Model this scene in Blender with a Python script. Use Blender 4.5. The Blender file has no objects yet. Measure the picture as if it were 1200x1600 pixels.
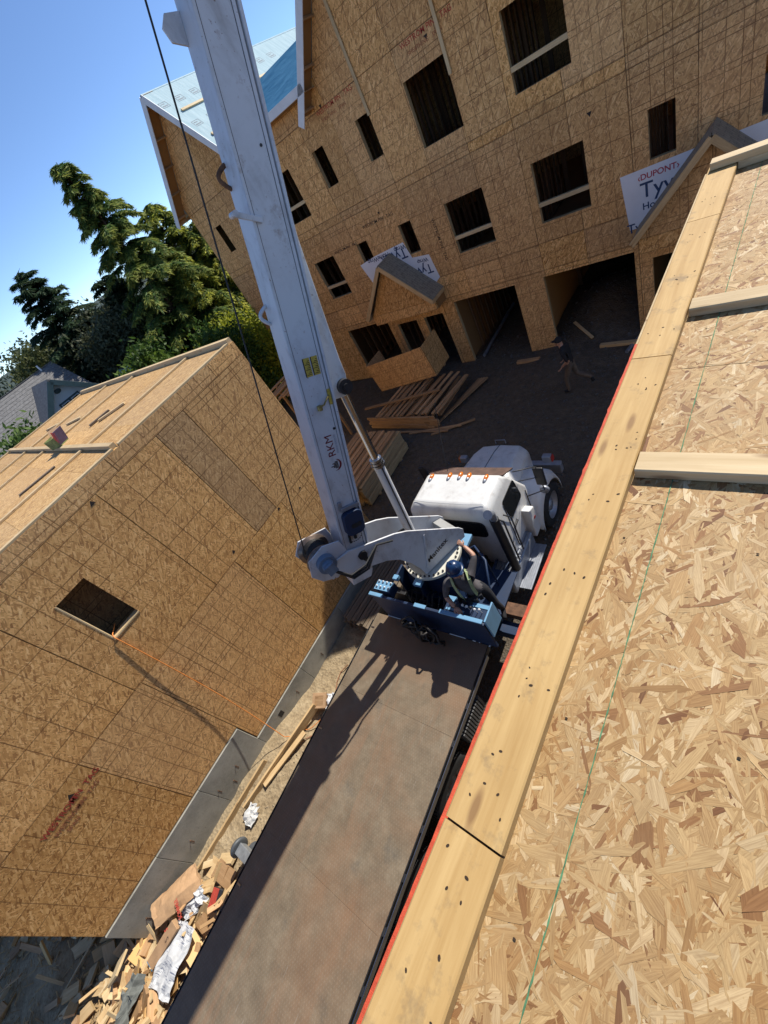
import bpy, bmesh, math, random
import numpy as np
from mathutils import Vector, Matrix, Quaternion

S = bpy.context.scene
# ------------------------------------------------------------------ camera
cam = bpy.data.cameras.new('camera')
cam_o = bpy.data.objects.new('camera', cam)
S.collection.objects.link(cam_o)
cam.sensor_fit = 'VERTICAL'
cam.sensor_height = 36.0
cam.lens = 36.0 * 646.63 / 1600.0
cam.clip_start = 0.05
cam.clip_end = 5000
PITCH, ROLL, YAW = (math.radians(a) for a in (38.2413, -35.5933, -55.8916))
fw = Vector((math.sin(YAW) * math.cos(PITCH), math.cos(YAW) * math.cos(PITCH), -math.sin(PITCH)))
r0 = Vector((math.cos(YAW), -math.sin(YAW), 0))
u0 = r0.cross(fw)
rt = r0 * math.cos(ROLL) + u0 * math.sin(ROLL)
up = -r0 * math.sin(ROLL) + u0 * math.cos(ROLL)
M = Matrix((rt, up, -fw)).transposed().to_4x4()
M.translation = Vector((0, 0, 7.85))
cam_o.matrix_world = M
S.camera = cam_o
# ------------------------------------------------------------------ sky and sun
SUN = Vector((0.165, 0.93, 1.0)).normalized()
W = bpy.data.worlds.new('World')
S.world = W
W.use_nodes = True
wn = W.node_tree
bg = wn.nodes['Background']
sky = wn.nodes.new('ShaderNodeTexSky')
sky.sky_type = 'NISHITA'
sky.sun_disc = False
sky.sun_elevation = math.asin(SUN.z)
sky.sun_rotation = math.atan2(SUN.x, SUN.y)
sky.altitude = 0
sky.air_density = 0.55
sky.dust_density = 0.0
sky.ozone_density = 4.5
wn.links.new(sky.outputs[0], bg.inputs[0])
bg.inputs[1].default_value = 0.15
sl = bpy.data.lights.new('sun', 'SUN')
sl.energy = 4.6
sl.angle = math.radians(0.53)
sl.color = (1.0, 0.945, 0.85)
so = bpy.data.objects.new('sun', sl)
S.collection.objects.link(so)
so.rotation_euler = SUN.to_track_quat('Z', 'Y').to_euler()
so.location = (10, 20, 40)
S.view_settings.view_transform = 'Standard'
S.view_settings.look = 'None'
S.view_settings.exposure = 0.48
S.view_settings.gamma = 1.0
S.view_settings.use_curve_mapping = False
S.cycles.max_bounces = 5
S.cycles.diffuse_bounces = 3
S.cycles.glossy_bounces = 2
S.cycles.transmission_bounces = 2

COL = S.collection
rnd = random.Random(7)


# ------------------------------------------------------------------ helpers
def tag(o, label=None, cat=None, group=None, kind=None):
    if label: o['label'] = label
    if cat: o['category'] = cat
    if group: o['group'] = group
    if kind: o['kind'] = kind
    return o


def empty(name, loc=(0, 0, 0), rz=0.0, label=None, cat=None, group=None):
    o = bpy.data.objects.new(name, None)
    o.empty_display_size = 0.2
    COL.objects.link(o)
    o.location = loc
    o.rotation_euler = (0, 0, rz)
    return tag(o, label, cat, group)


def link(name, me, mat=None, parent=None):
    o = bpy.data.objects.new(name, me)
    COL.objects.link(o)
    if parent is not None:
        o.parent = parent
    if mat is not None and len(me.materials) == 0:
        me.materials.append(mat)
    return o


class MB:
    """collects geometry for ONE mesh object"""

    def __init__(s, xf=None):
        s.v, s.f, s.sm, s.uv, s.mi = [], [], [], [], []
        s.xf = xf
        s.m = 0

    def add(s, vs, fs, smooth=False, uv=None):
        b = len(s.v)
        for p in vs:
            p = Vector(p)
            s.v.append(s.xf @ p if s.xf is not None else p)
        for k, f in enumerate(fs):
            s.f.append([b + i for i in f])
            s.sm.append(smooth)
            s.mi.append(s.m)
            s.uv.append(uv[k] if uv else None)
        return s

    def box(s, c, d, R=None):
        x, y, z = d[0] / 2, d[1] / 2, d[2] / 2
        P = [Vector((a, b, e)) for a in (-x, x) for b in (-y, y) for e in (-z, z)]
        if R is not None:
            P = [R @ p for p in P]
        c = Vector(c)
        return s.add([c + p for p in P], [(0, 1, 3, 2), (4, 6, 7, 5), (0, 4, 5, 1), (2, 3, 7, 6), (0, 2, 6, 4), (1, 5, 7, 3)])

    def bx(s, x0, x1, y0, y1, z0, z1):
        return s.box(((x0 + x1) / 2, (y0 + y1) / 2, (z0 + z1) / 2), (abs(x1 - x0), abs(y1 - y0), abs(z1 - z0)))

    def beam(s, p0, p1, w, h, upv=(0, 0, 1)):
        p0, p1 = Vector(p0), Vector(p1)
        d = (p1 - p0)
        L = d.length
        d.normalize()
        u = Vector(upv)
        sd = d.cross(u)
        if sd.length < 1e-4:
            sd = d.cross(Vector((1, 0, 0)))
        sd.normalize()
        u = sd.cross(d)
        R = Matrix((d, sd, u)).transposed()
        return s.box((p0 + p1) / 2, (L, w, h), R)

    def cyl(s, p0, p1, r, r1=None, n=14, caps=True, smooth=True):
        p0, p1 = Vector(p0), Vector(p1)
        if r1 is None: r1 = r
        d = (p1 - p0).normalized()
        a = d.orthogonal().normalized()
        b = d.cross(a)
        vs = []
        for p, q in ((p0, r), (p1, r1)):
            for i in range(n):
                t = 2 * math.pi * i / n
                vs.append(p + (a * math.cos(t) + b * math.sin(t)) * q)
        s.add(vs, [(i, (i + 1) % n, n + (i + 1) % n, n + i) for i in range(n)], smooth)
        if caps:
            s.add(vs[:n], [tuple(range(n - 1, -1, -1))])
            s.add(vs[n:], [tuple(range(n))])
        return s

    def tube(s, pts, r, n=8, r1=None, caps=True):
        pts = [Vector(p) for p in pts]
        m = len(pts)
        vs, fs = [], []
        pa = None
        for i, p in enumerate(pts):
            d = (pts[min(i + 1, m - 1)] - pts[max(i - 1, 0)]).normalized()
            if pa is None:
                a = d.orthogonal().normalized()
            else:
                a = (pa - d * pa.dot(d))
                a = a.normalized() if a.length > 1e-5 else d.orthogonal().normalized()
            pa = a
            b = d.cross(a)
            q = r if r1 is None else r + (r1 - r) * i / (m - 1)
            if isinstance(r, (list, tuple)): q = r[i]
            for k in range(n):
                t = 2 * math.pi * k / n
                vs.append(p + (a * math.cos(t) + b * math.sin(t)) * q)
        for i in range(m - 1):
            for k in range(n):
                fs.append((i * n + k, i * n + (k + 1) % n, (i + 1) * n + (k + 1) % n, (i + 1) * n + k))
        s.add(vs, fs, True)
        if caps:
            s.add(vs[:n], [tuple(range(n - 1, -1, -1))])
            s.add(vs[-n:], [tuple(range(n))])
        return s

    def prism(s, poly, vec):
        vec = Vector(vec)
        n = len(poly)
        P = [Vector(p) for p in poly]
        vs = P + [p + vec for p in P]
        fs = [tuple(range(n - 1, -1, -1)), tuple(range(n, 2 * n))]
        fs += [(i, (i + 1) % n, n + (i + 1) % n, n + i) for i in range(n)]
        return s.add(vs, fs)

    def lathe(s, c, axis, prof, n=24, smooth=True):
        """prof: list of (along, radius)"""
        c, d = Vector(c), Vector(axis).normalized()
        a = d.orthogonal().normalized()
        b = d.cross(a)
        vs = []
        for (h, r) in prof:
            for k in range(n):
                t = 2 * math.pi * k / n
                vs.append(c + d * h + (a * math.cos(t) + b * math.sin(t)) * r)
        fs = []
        for i in range(len(prof) - 1):
            for k in range(n):
                fs.append((i * n + k, i * n + (k + 1) % n, (i + 1) * n + (k + 1) % n, (i + 1) * n + k))
        return s.add(vs, fs, smooth)

    def ell(s, c, r, R=None, n=14, m=9):
        c = Vector(c)
        vs, fs = [], []
        for i in range(m + 1):
            ph = math.pi * i / m
            for k in range(n):
                t = 2 * math.pi * k / n
                p = Vector((r[0] * math.sin(ph) * math.cos(t), r[1] * math.sin(ph) * math.sin(t), r[2] * math.cos(ph)))
                vs.append(c + (R @ p if R is not None else p))
        for i in range(m):
            for k in range(n):
                fs.append((i * n + k, (i + 1) * n + k, (i + 1) * n + (k + 1) % n, i * n + (k + 1) % n))
        return s.add(vs, fs, True)

    def mesh(s, name='mesh', fix=True):
        me = bpy.data.meshes.new(name)
        me.from_pydata([tuple(p) for p in s.v], [], s.f)
        me.polygons.foreach_set('use_smooth', s.sm)
        me.polygons.foreach_set('material_index', s.mi)
        if any(u is not None for u in s.uv):
            ul = me.uv_layers.new(name='UVMap')
            i = 0
            for k, f in enumerate(s.f):
                for j in range(len(f)):
                    if s.uv[k] is not None:
                        ul.data[i].uv = s.uv[k][j]
                    i += 1
        me.update()
        if fix:
            bm = bmesh.new()
            bm.from_mesh(me)
            bmesh.ops.recalc_face_normals(bm, faces=bm.faces)
            bm.to_mesh(me)
            bm.free()
        return me

    def build(s, name, mat, parent=None, bevel=0.0, seg=2, fix=True):
        me = s.mesh(name, fix)
        mats = mat if isinstance(mat, (list, tuple)) else [mat]
        for m in mats:
            me.materials.append(m)
        o = link(name, me, None, parent)
        if bevel > 0:
            md = o.modifiers.new('bevel', 'BEVEL')
            md.width = bevel
            md.segments = seg
            md.limit_method = 'ANGLE'
            md.angle_limit = math.radians(35)
            md.harden_normals = False
            for p in me.polygons:
                p.use_smooth = True
            wm = o.modifiers.new('wn', 'WEIGHTED_NORMAL')
            wm.keep_sharp = True
        return o


# ------------------------------------------------------------------ materials
class NT:
    def __init__(s, name):
        s.mat = bpy.data.materials.new(name)
        s.mat.use_nodes = True
        s.t = s.mat.node_tree
        s.b = s.t.nodes['Principled BSDF']

    def n(s, typ, **kw):
        nd = s.t.nodes.new('ShaderNode' + typ)
        for k, v in kw.items():
            if k == 'ins':
                for i, x in v.items():
                    nd.inputs[i].default_value = x
            else:
                setattr(nd, k, v)
        return nd

    def l(s, a, b):
        s.t.links.new(a, b)

    def math(s, op, a, b=None, clamp=False):
        nd = s.n('Math', operation=op, use_clamp=clamp)
        for i, x in enumerate((a, b)):
            if x is None: continue
            if isinstance(x, (int, float)): nd.inputs[i].default_value = x
            else: s.l(x, nd.inputs[i])
        return nd.outputs[0]

    def mix(s, f, a, b, mode='MIX'):
        nd = s.n('MixRGB', blend_type=mode)
        for i, x in enumerate((f, a, b)):
            if isinstance(x, (int, float)): nd.inputs[i].default_value = x
            elif isinstance(x, (tuple, list)): nd.inputs[i].default_value = (*x[:3], 1)
            else: s.l(x, nd.inputs[i])
        return nd.outputs[0]

    def ramp(s, f, stops, interp='LINEAR'):
        nd = s.n('ValToRGB')
        cr = nd.color_ramp
        cr.interpolation = interp
        while len(cr.elements) < len(stops): cr.elements.new(0.5)
        for e, (p, c) in zip(cr.elements, stops):
            e.position = p
            e.color = (*c[:3], 1) if not isinstance(c, (int, float)) else (c, c, c, 1)
        s.l(f, nd.inputs[0])
        return nd.outputs[0]

    def noise(s, vec, scale, detail=4, rough=0.6, dist=0.0):
        nd = s.n('TexNoise')
        nd.inputs['Scale'].default_value = scale
        nd.inputs['Detail'].default_value = detail
        nd.inputs['Roughness'].default_value = rough
        nd.inputs['Distortion'].default_value = dist
        if vec is not None: s.l(vec, nd.inputs['Vector'])
        return nd.outputs['Fac']

    def voro(s, vec, scale, feature='F1', rand=1.0):
        nd = s.n('TexVoronoi', feature=feature)
        nd.inputs['Scale'].default_value = scale
        nd.inputs['Randomness'].default_value = rand
        if vec is not None: s.l(vec, nd.inputs['Vector'])
        return nd

    def mapping(s, vec, scale=(1, 1, 1), rot=(0, 0, 0), loc=(0, 0, 0)):
        nd = s.n('Mapping')
        nd.inputs['Scale'].default_value = scale
        nd.inputs['Rotation'].default_value = rot
        nd.inputs['Location'].default_value = loc
        s.l(vec, nd.inputs['Vector'])
        return nd.outputs[0]

    def objvec(s, use='Object'):
        """coordinates with a different offset for every object"""
        tc = s.n('TexCoord')
        oi = s.n('ObjectInfo')
        add = s.n('VectorMath', operation='ADD')
        sc = s.n('VectorMath', operation='SCALE')
        cb = s.n('CombineXYZ')
        if use == 'UV':
            s.l(oi.outputs['Random'], cb.inputs[2])
        else:
            for i in range(3): s.l(oi.outputs['Random'], cb.inputs[i])
        s.l(cb.outputs[0], sc.inputs[0])
        sc.inputs['Scale'].default_value = 61.7
        s.l(tc.outputs[use], add.inputs[0])
        s.l(sc.outputs[0], add.inputs[1])
        return add.outputs[0], oi.outputs['Random'], tc

    def bump(s, h, strength=0.3, dist=0.01):
        nd = s.n('Bump')
        nd.inputs['Strength'].default_value = strength
        nd.inputs['Distance'].default_value = dist
        s.l(h, nd.inputs['Height'])
        s.l(nd.outputs[0], s.b.inputs['Normal'])

    def base(s, c):
        if isinstance(c, (tuple, list)): s.b.inputs['Base Color'].default_value = (*c[:3], 1)
        else: s.l(c, s.b.inputs['Base Color'])

    def rough(s, r):
        if isinstance(r, (int, float)): s.b.inputs['Roughness'].default_value = r
        else: s.l(r, s.b.inputs['Roughness'])


def simple(name, col, rough=0.6, metal=0.0, var=0.25, scale=6.0, bump=0.0, spec=None):
    t = NT(name)
    v, r, tc = t.objvec()
    f = t.noise(v, scale, 5, 0.65)
    d = tuple(c * (1 - var) for c in col)
    b = tuple(min(1, c * (1 + var * 0.6)) for c in col)
    t.base(t.ramp(f, [(0.3, d), (0.7, b)]))
    t.rough(rough)
    t.b.inputs['Metallic'].default_value = metal
    if spec is not None: t.b.inputs['Specular IOR Level'].default_value = spec
    if bump: t.bump(t.noise(v, scale * 6, 4), bump, 0.01)
    return t.mat


def mat_osb(name, lines=True, lscale=1.0, warm=1.0, tint=(1, 1, 1)):
    t = NT(name)
    v, r, tc = t.objvec('UV')
    val = None
    col = None
    hgt = None
    for i, (ang, sx, sy) in enumerate(((0.35, 9, 34), (-0.7, 10, 40), (1.25, 11, 44), (2.2, 8, 30))):
        m = t.mapping(v, (1, 1, 1), (0, 0, ang), (i * 3.1, i * 1.7, 0))
        # small wobble so that the strands are not ruler-straight
        m2 = t.mapping(m, (sx * lscale, sy * lscale, 1))
        vo = t.voro(m2, 1.0)
        sep = t.n('SeparateColor')
        t.l(vo.outputs['Color'], sep.inputs[0])
        if val is None:
            val = sep.outputs[0]
        else:
            mask = t.math('GREATER_THAN', sep.outputs[1], 0.58)
            val = t.mix(mask, val, sep.outputs[0])
    fine = t.noise(t.mapping(v, (60, 60, 1)), 1.0, 3, 0.7)
    val = t.math('ADD', t.math('MULTIPLY', val, 0.78), t.math('MULTIPLY', fine, 0.26))
    col = t.ramp(val, [(0.07, (0.13, 0.062, 0.022)), (0.26, (0.295, 0.175, 0.070)), (0.55, (0.425, 0.275, 0.118)),
                       (0.82, (0.52, 0.36, 0.175)), (0.98, (0.64, 0.49, 0.28))])
    big = t.noise(t.mapping(v, (0.9, 0.9, 1)), 1.0, 4, 0.6)
    col = t.mix(t.math('MULTIPLY', t.math('SUBTRACT', big, 0.35, True), 0.9), col, (0.33, 0.19, 0.075), 'MIX')
    col = t.mix(t.math('MULTIPLY', r, 0.30), col, (0.36, 0.29, 0.22), 'MIX')
    if lines:
        sx = t.n('SeparateXYZ')
        t.l(tc.outputs['UV'], sx.inputs[0])
        wob = t.math('MULTIPLY', t.math('SUBTRACT', t.noise(v, 1.3, 2), 0.5), 0.03)
        ln = None
        for k, (ax, per, off) in enumerate(((0, 0.406, 0.0), (1, 0.406, 0.012), (0, 0.61, 0.05), (1, 0.61, 0.11))):
            a = t.math('ADD', sx.outputs[ax], wob)
            a = t.math('ADD', a, 100 * per - off)
            a = t.math('MODULO', a, per)
            a = t.math('SUBTRACT', a, per / 2)
            a = t.math('ABSOLUTE', a)
            a = t.math('GREATER_THAN', a, per / 2 - 0.0068)
            if k >= 2:
                a = t.math('MULTIPLY', a, t.math('GREATER_THAN', r, 0.5))
            ln = a if ln is None else t.math('MAXIMUM', ln, a)
        brk = t.math('GREATER_THAN', t.noise(v, 3.0, 3), 0.36)
        ln = t.math('MULTIPLY', ln, brk)
        ln = t.math('MULTIPLY', ln, t.ramp(t.noise(v, 0.8, 2), [(0.35, 0.45), (0.6, 1.0)]))
        col = t.mix(t.math('MULTIPLY', ln, 0.85), col, (0.10, 0.055, 0.025))
    col = t.mix(1.0, col, tint, 'MULTIPLY')
    hs = t.n('HueSaturation')
    t.l(col, hs.inputs['Color'])
    wn_ = t.n('TexWhiteNoise', noise_dimensions='1D')
    t.l(r, wn_.inputs['W'])
    t.l(t.math('ADD', t.math('MULTIPLY', wn_.outputs['Value'], 0.26), 0.87), hs.inputs['Value'])
    col = hs.outputs[0]
    t.base(col)
    t.rough(0.72)
    t.b.inputs['Specular IOR Level'].default_value = 0.25
    t.bump(val, 0.55, 0.004)
    return t.mat


def mat_wood(name, light=(0.60, 0.44, 0.24), dark=(0.40, 0.25, 0.11), var=0.35, knots=True, dirt=0.0):
    """grain runs along the local X of each board"""
    t = NT(name)
    v, r, tc = t.objvec()
    m = t.mapping(v, (0.9, 9, 9))
    g1 = t.noise(m, 1.6, 6, 0.62, 0.9)
    g2 = t.noise(t.mapping(v, (2.5, 80, 80)), 1.0, 3, 0.6)
    val = t.math('ADD', t.math('MULTIPLY', g1, 0.66), t.math('MULTIPLY', g2, 0.38))
    mid = tuple((a + b) / 2 for a, b in zip(light, dark))
    col = t.ramp(val, [(0.32, dark), (0.5, mid), (0.66, light)])
    if knots:
        kv = t.voro(t.mapping(v, (2.2, 9.0, 9.0)), 1.0)
        k = t.ramp(kv.outputs['Distance'], [(0.06, 1.0), (0.13, 0.0)])
        col = t.mix(t.math('MULTIPLY', k, 0.75), col, (0.20, 0.10, 0.04))
    blot = t.noise(v, 3.0, 4)
    col = t.mix(t.math('MULTIPLY', t.math('SUBTRACT', blot, 0.48, True), 1.2), col, tuple(c * 0.75 for c in dark))
    hs = t.n('HueSaturation')
    t.l(col, hs.inputs['Color'])
    t.l(t.math('ADD', t.math('MULTIPLY', r, var), 1 - var / 2), hs.inputs['Value'])
    col = hs.outputs[0]
    if dirt:
        dn = t.noise(v, 11.0, 5, 0.7)
        col = t.mix(t.ramp(dn, [(0.55, 0.0), (0.72, dirt)]), col, (0.13, 0.10, 0.07))
    t.base(col)
    t.rough(0.68)
    t.b.inputs['Specular IOR Level'].default_value = 0.3
    t.bump(val, 0.25, 0.003)
    return t.mat


def mat_paint(name, col, rough=0.35, rust=0.35, dirt=0.5, dirtcol=(0.16, 0.13, 0.10)):
    t = NT(name)
    v, r, tc = t.objvec()
    d = t.noise(v, 2.2, 7, 0.68, 0.4)
    streak = t.noise(t.mapping(v, (7, 7, 1.2)), 1.0, 5, 0.65)
    f = t.math('MULTIPLY', t.ramp(d, [(0.46, 0.0), (0.72, 1.0)]), t.ramp(streak, [(0.38, 0.1), (0.65, 1.0)]))
    c = t.mix(t.math('MULTIPLY', f, dirt), col, dirtcol)
    sp = t.noise(v, 26, 3, 0.6)
    rm = t.math('MULTIPLY', t.ramp(sp, [(0.66, 0.0), (0.72, 1.0)]), t.ramp(d, [(0.42, 0.0), (0.58, 1.0)]))
    c = t.mix(t.math('MULTIPLY', rm, rust), c, (0.17, 0.06, 0.025))
    pt = t.noise(v, 1.9, 9, 0.75)
    c = t.mix(t.math('MULTIPLY', t.ramp(pt, [(0.60, 0.0), (0.68, 1.0)]), rust * 0.55), c, (0.20, 0.095, 0.045))
    t.base(c)
    t.rough(t.math('ADD', t.math('MULTIPLY', f, 0.3), rough))
    t.bump(d, 0.05, 0.01)
    return t.mat


m_osb = mat_osb('osb_sheathing', True, 1.5, 1.0, (1.64, 1.37, 1.04))
m_osb_plain = mat_osb('osb_deck_sheet', False, 1.5, 1.0, (1.18, 1.09, 0.93))
m_osb_back = mat_osb('osb_sheathing_back', True, 1.15, 1.0, (1.50, 1.28, 1.03))
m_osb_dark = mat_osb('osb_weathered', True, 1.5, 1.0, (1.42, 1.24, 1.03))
m_pine = mat_wood('framing_lumber')
m_pine_light = mat_wood('fresh_stud_lumber', (0.60, 0.46, 0.27), (0.44, 0.31, 0.155), 0.18)
m_pine_plate = mat_wood('sill_plate_lumber', (0.55, 0.365, 0.150), (0.41, 0.245, 0.085), 0.12, True, 0.5)
m_pine_red = mat_wood('brown_fir_lumber', (0.46, 0.29, 0.15), (0.30, 0.17, 0.08), 0.5)
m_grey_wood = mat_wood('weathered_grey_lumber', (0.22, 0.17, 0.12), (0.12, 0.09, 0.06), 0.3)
m_white = mat_paint('white_crane_paint', (0.60, 0.61, 0.63), 0.40, 0.9, 0.6)
m_cabwhite = mat_paint('white_cab_paint', (0.66, 0.66, 0.645), 0.32, 0.5, 0.55)
m_blue = mat_paint('blue_machine_paint', (0.006, 0.024, 0.070), 0.55, 0.3, 0.45, (0.03, 0.032, 0.036))
m_lightblue = mat_paint('pale_blue_paint', (0.16, 0.34, 0.52), 0.4, 0.3, 0.4, (0.1, 0.1, 0.1))
m_black = simple('black_rubber', (0.018, 0.018, 0.019), 0.75, 0, 0.35, 9, 0.1)
m_blackmetal = simple('black_painted_steel', (0.022, 0.022, 0.024), 0.5, 0, 0.4, 9)
m_steel = simple('bare_steel', (0.42, 0.42, 0.43), 0.32, 1.0, 0.2, 14)
m_chrome = simple('polished_rod', (0.78, 0.78, 0.78), 0.12, 1.0, 0.05, 5)
m_alu = simple('dull_aluminium', (0.30, 0.32, 0.36), 0.5, 0.5, 0.2, 8)
m_rope = simple('greased_wire_rope', (0.035, 0.032, 0.03), 0.55, 0.4, 0.4, 30)
m_rust = simple('rusty_steel', (0.15, 0.075, 0.04), 0.85, 0, 0.5, 12, 0.2)
m_grease = simple('worn_drum_steel', (0.20, 0.15, 0.12), 0.38, 0.7, 0.4, 16)
m_glass = simple('dark_tinted_glass', (0.012, 0.014, 0.016), 0.06, 0, 0.1, 3)
m_orange = simple('amber_lens', (0.62, 0.17, 0.02), 0.25, 0, 0.2, 12)
m_redpl = simple('red_lens', (0.45, 0.03, 0.02), 0.3, 0, 0.2, 12)
m_white_pl = simple('white_primed_trim', (0.66, 0.68, 0.70), 0.55, 0, 0.1, 4)
m_cord = simple('orange_cord_rubber', (0.72, 0.24, 0.05), 0.5, 0, 0.12, 8)
m_redpaint = simple('red_edge_seal', (0.56, 0.075, 0.028), 0.75, 0, 0.3, 60, 0.3)
m_redink = simple('red_stamp_ink', (0.42, 0.05, 0.03), 0.8, 0, 0.3, 30)
m_redmist = simple('faded_red_ink', (0.36, 0.13, 0.055), 0.8, 0, 0.35, 22)
m_blackink = simple('black_stamp_ink', (0.03, 0.02, 0.015), 0.8, 0, 0.2, 30)
m_navyink = simple('navy_print_ink', (0.03, 0.06, 0.14), 0.7, 0, 0.1, 30)
m_maroon = simple('maroon_decal', (0.16, 0.012, 0.02), 0.4, 0, 0.1, 30)
m_yellow = simple('yellow_decal', (0.52, 0.38, 0.06), 0.5, 0, 0.4, 60)
m_card = simple('brown_cardboard', (0.42, 0.26, 0.14), 0.85, 0, 0.2, 7, 0.15)
m_paper = simple('white_plastic_sheet', (0.58, 0.59, 0.60), 0.5, 0, 0.12, 9, 0.15)


def mat_bag():
    t = NT('printed_plastic_bag')
    tc = t.n('TexCoord')
    v = tc.outputs['Object']
    c = t.ramp(t.noise(v, 6, 4), [(0.3, (0.46, 0.47, 0.48)), (0.7, (0.62, 0.63, 0.64))])
    wv = t.noise(t.mapping(v, (5, 60, 5)), 1.0, 2)
    blk = t.noise(t.mapping(v, (3, 3, 3)), 1.0, 1)
    c = t.mix(t.math('MULTIPLY', t.ramp(wv, [(0.56, 0.0), (0.60, 1.0)]), t.ramp(blk, [(0.48, 0.0), (0.54, 0.8)])), c, (0.07, 0.09, 0.16))
    t.base(c)
    t.rough(0.7)
    t.b.inputs['Specular IOR Level'].default_value = 0.15
    return t.mat


m_bag = mat_bag()
m_skin = simple('skin', (0.44, 0.24, 0.16), 0.5, 0, 0.12, 20)
m_shirt = simple('grey_work_shirt', (0.085, 0.078, 0.082), 0.85, 0, 0.25, 16, 0.3)
m_darkcloth = simple('dark_trousers', (0.014, 0.015, 0.02), 0.9, 0, 0.3, 16, 0.3)
m_blackcloth = simple('black_tee_shirt', (0.016, 0.016, 0.018), 0.9, 0, 0.3, 16, 0.3)
m_tancloth = simple('tan_work_trousers', (0.13, 0.10, 0.075), 0.9, 0, 0.25, 14, 0.3)
m_helmet = simple('blue_hard_hat', (0.009, 0.034, 0.10), 0.3, 0, 0.15, 9)
m_hivis = simple('lime_reflective_strap', (0.34, 0.42, 0.22), 0.5, 0, 0.2, 20)
m_chalk = simple('green_chalk_line', (0.08, 0.21, 0.10), 0.9, 0, 0.5, 45)
m_stud_in = mat_wood('shade_dark_stud', (0.21, 0.12, 0.065), (0.13, 0.07, 0.035), 0.4)  # stud colour darkened to stand in for shade behind the openings
m_hole = simple('nail_hole', (0.04, 0.022, 0.01), 0.9, 0, 0.3, 30)
m_teal = simple('dark_teal_trim', (0.035, 0.075, 0.085), 0.55, 0, 0.2, 5)
m_housewhite = simple('pale_blue_white_siding', (0.62, 0.68, 0.72), 0.6, 0, 0.08, 3)
m_roofgrey = simple('grey_asphalt_shingle', (0.17, 0.165, 0.16), 0.9, 0, 0.45, 9, 0.4)
m_wrap = simple('white_house_wrap', (0.72, 0.74, 0.78), 0.55, 0, 0.06, 2.5, 0.15)
m_bark = simple('tree_bark', (0.085, 0.055, 0.038), 0.95, 0, 0.4, 12, 0.5)


def mat_concrete():
    t = NT('foundation_concrete')
    v, r, tc = t.objvec()
    a = t.noise(v, 1.6, 8, 0.7)
    b = t.noise(v, 38, 3, 0.6)
    c = t.ramp(t.math('ADD', t.math('MULTIPLY', a, 0.8), t.math('MULTIPLY', b, 0.2)),
               [(0.32, (0.20, 0.195, 0.165)), (0.55, (0.335, 0.325, 0.28)), (0.75, (0.43, 0.415, 0.36))])
    p = t.voro(v, 9.0)
    c = t.mix(t.ramp(p.outputs['Distance'], [(0.05, 0.8), (0.085, 0.0)]), c, (0.08, 0.08, 0.075))
    t.base(c)
    t.rough(0.85)
    t.bump(a, 0.25, 0.01)
    return t.mat


m_conc = mat_concrete()


def mat_bed():
    t = NT('rusty_tread_plate')
    tc = t.n('TexCoord')
    v = tc.outputs['Object']
    big = t.noise(v, 0.55, 6, 0.62, 0.5)
    mid = t.noise(v, 3.2, 8, 0.74)
    longs = t.noise(t.mapping(v, (2.6, 0.30, 1)), 1.0, 6, 0.7, 0.6)
    c = t.ramp(mid, [(0.20, (0.120, 0.090, 0.058)), (0.5, (0.182, 0.140, 0.092)), (0.74, (0.255, 0.203, 0.140))])
    c = t.mix(t.ramp(longs, [(0.48, 0.0), (0.66, 0.60)]), c, (0.245, 0.140, 0.080))
    c = t.mix(t.ramp(big, [(0.47, 0.0), (0.68, 0.62)]), c, (0.245, 0.135, 0.072))
    st = t.noise(v, 1.7, 4, 0.6)
    c = t.mix(t.ramp(st, [(0.60, 0.0), (0.72, 0.55)]), c, (0.075, 0.070, 0.060))
    sc = t.noise(t.mapping(v, (40, 2.2, 1), (0, 0, 0.22)), 1.0, 2, 0.5)
    c = t.mix(t.ramp(sc, [(0.70, 0.0), (0.75, 0.35)]), c, (0.34, 0.31, 0.27))
    # raised diamonds
    d1 = t.voro(t.mapping(v, (34, 17, 1), (0, 0, math.radians(45))), 1.0, 'F1', 0.05)
    dm = t.ramp(d1.outputs['Distance'], [(0.16, 1.0), (0.36, 0.0)])
    c = t.mix(t.math('MULTIPLY', dm, 0.2), c, (0.40, 0.36, 0.30))
    t.base(c)
    t.rough(t.ramp(mid, [(0.3, 0.5), (0.7, 0.78)]))
    t.b.inputs['Metallic'].default_value = 0.15
    t.bump(t.math('ADD', dm, t.math('MULTIPLY', mid, 0.4)), 0.22, 0.005)
    return t.mat


m_bed = mat_bed()


def mat_ground():
    t = NT('packed_dirt_and_gravel')
    tc = t.n('TexCoord')
    v = tc.outputs['Object']
    a = t.noise(v, 0.35, 6, 0.65)
    b = t.noise(v, 5.0, 8, 0.72)
    vo = t.voro(v, 26.0)
    sep = t.n('SeparateColor')
    t.l(vo.outputs['Color'], sep.inputs[0])
    c = t.ramp(b, [(0.3, (0.052, 0.039, 0.025)), (0.55, (0.108, 0.083, 0.055)), (0.75, (0.175, 0.138, 0.095))])
    c = t.mix(t.ramp(sep.outputs[0], [(0.6, 0.0), (1.0, 0.55)]), c, (0.11, 0.105, 0.098))
    c = t.mix(t.ramp(a, [(0.45, 0.0), (0.7, 0.6)]), c, (0.085, 0.068, 0.05))
    t.base(c)
    t.rough(0.95)
    t.bump(t.math('ADD', b, t.math('MULTIPLY', vo.outputs['Distance'], 0.6)), 0.8, 0.05)
    return t.mat


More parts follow.
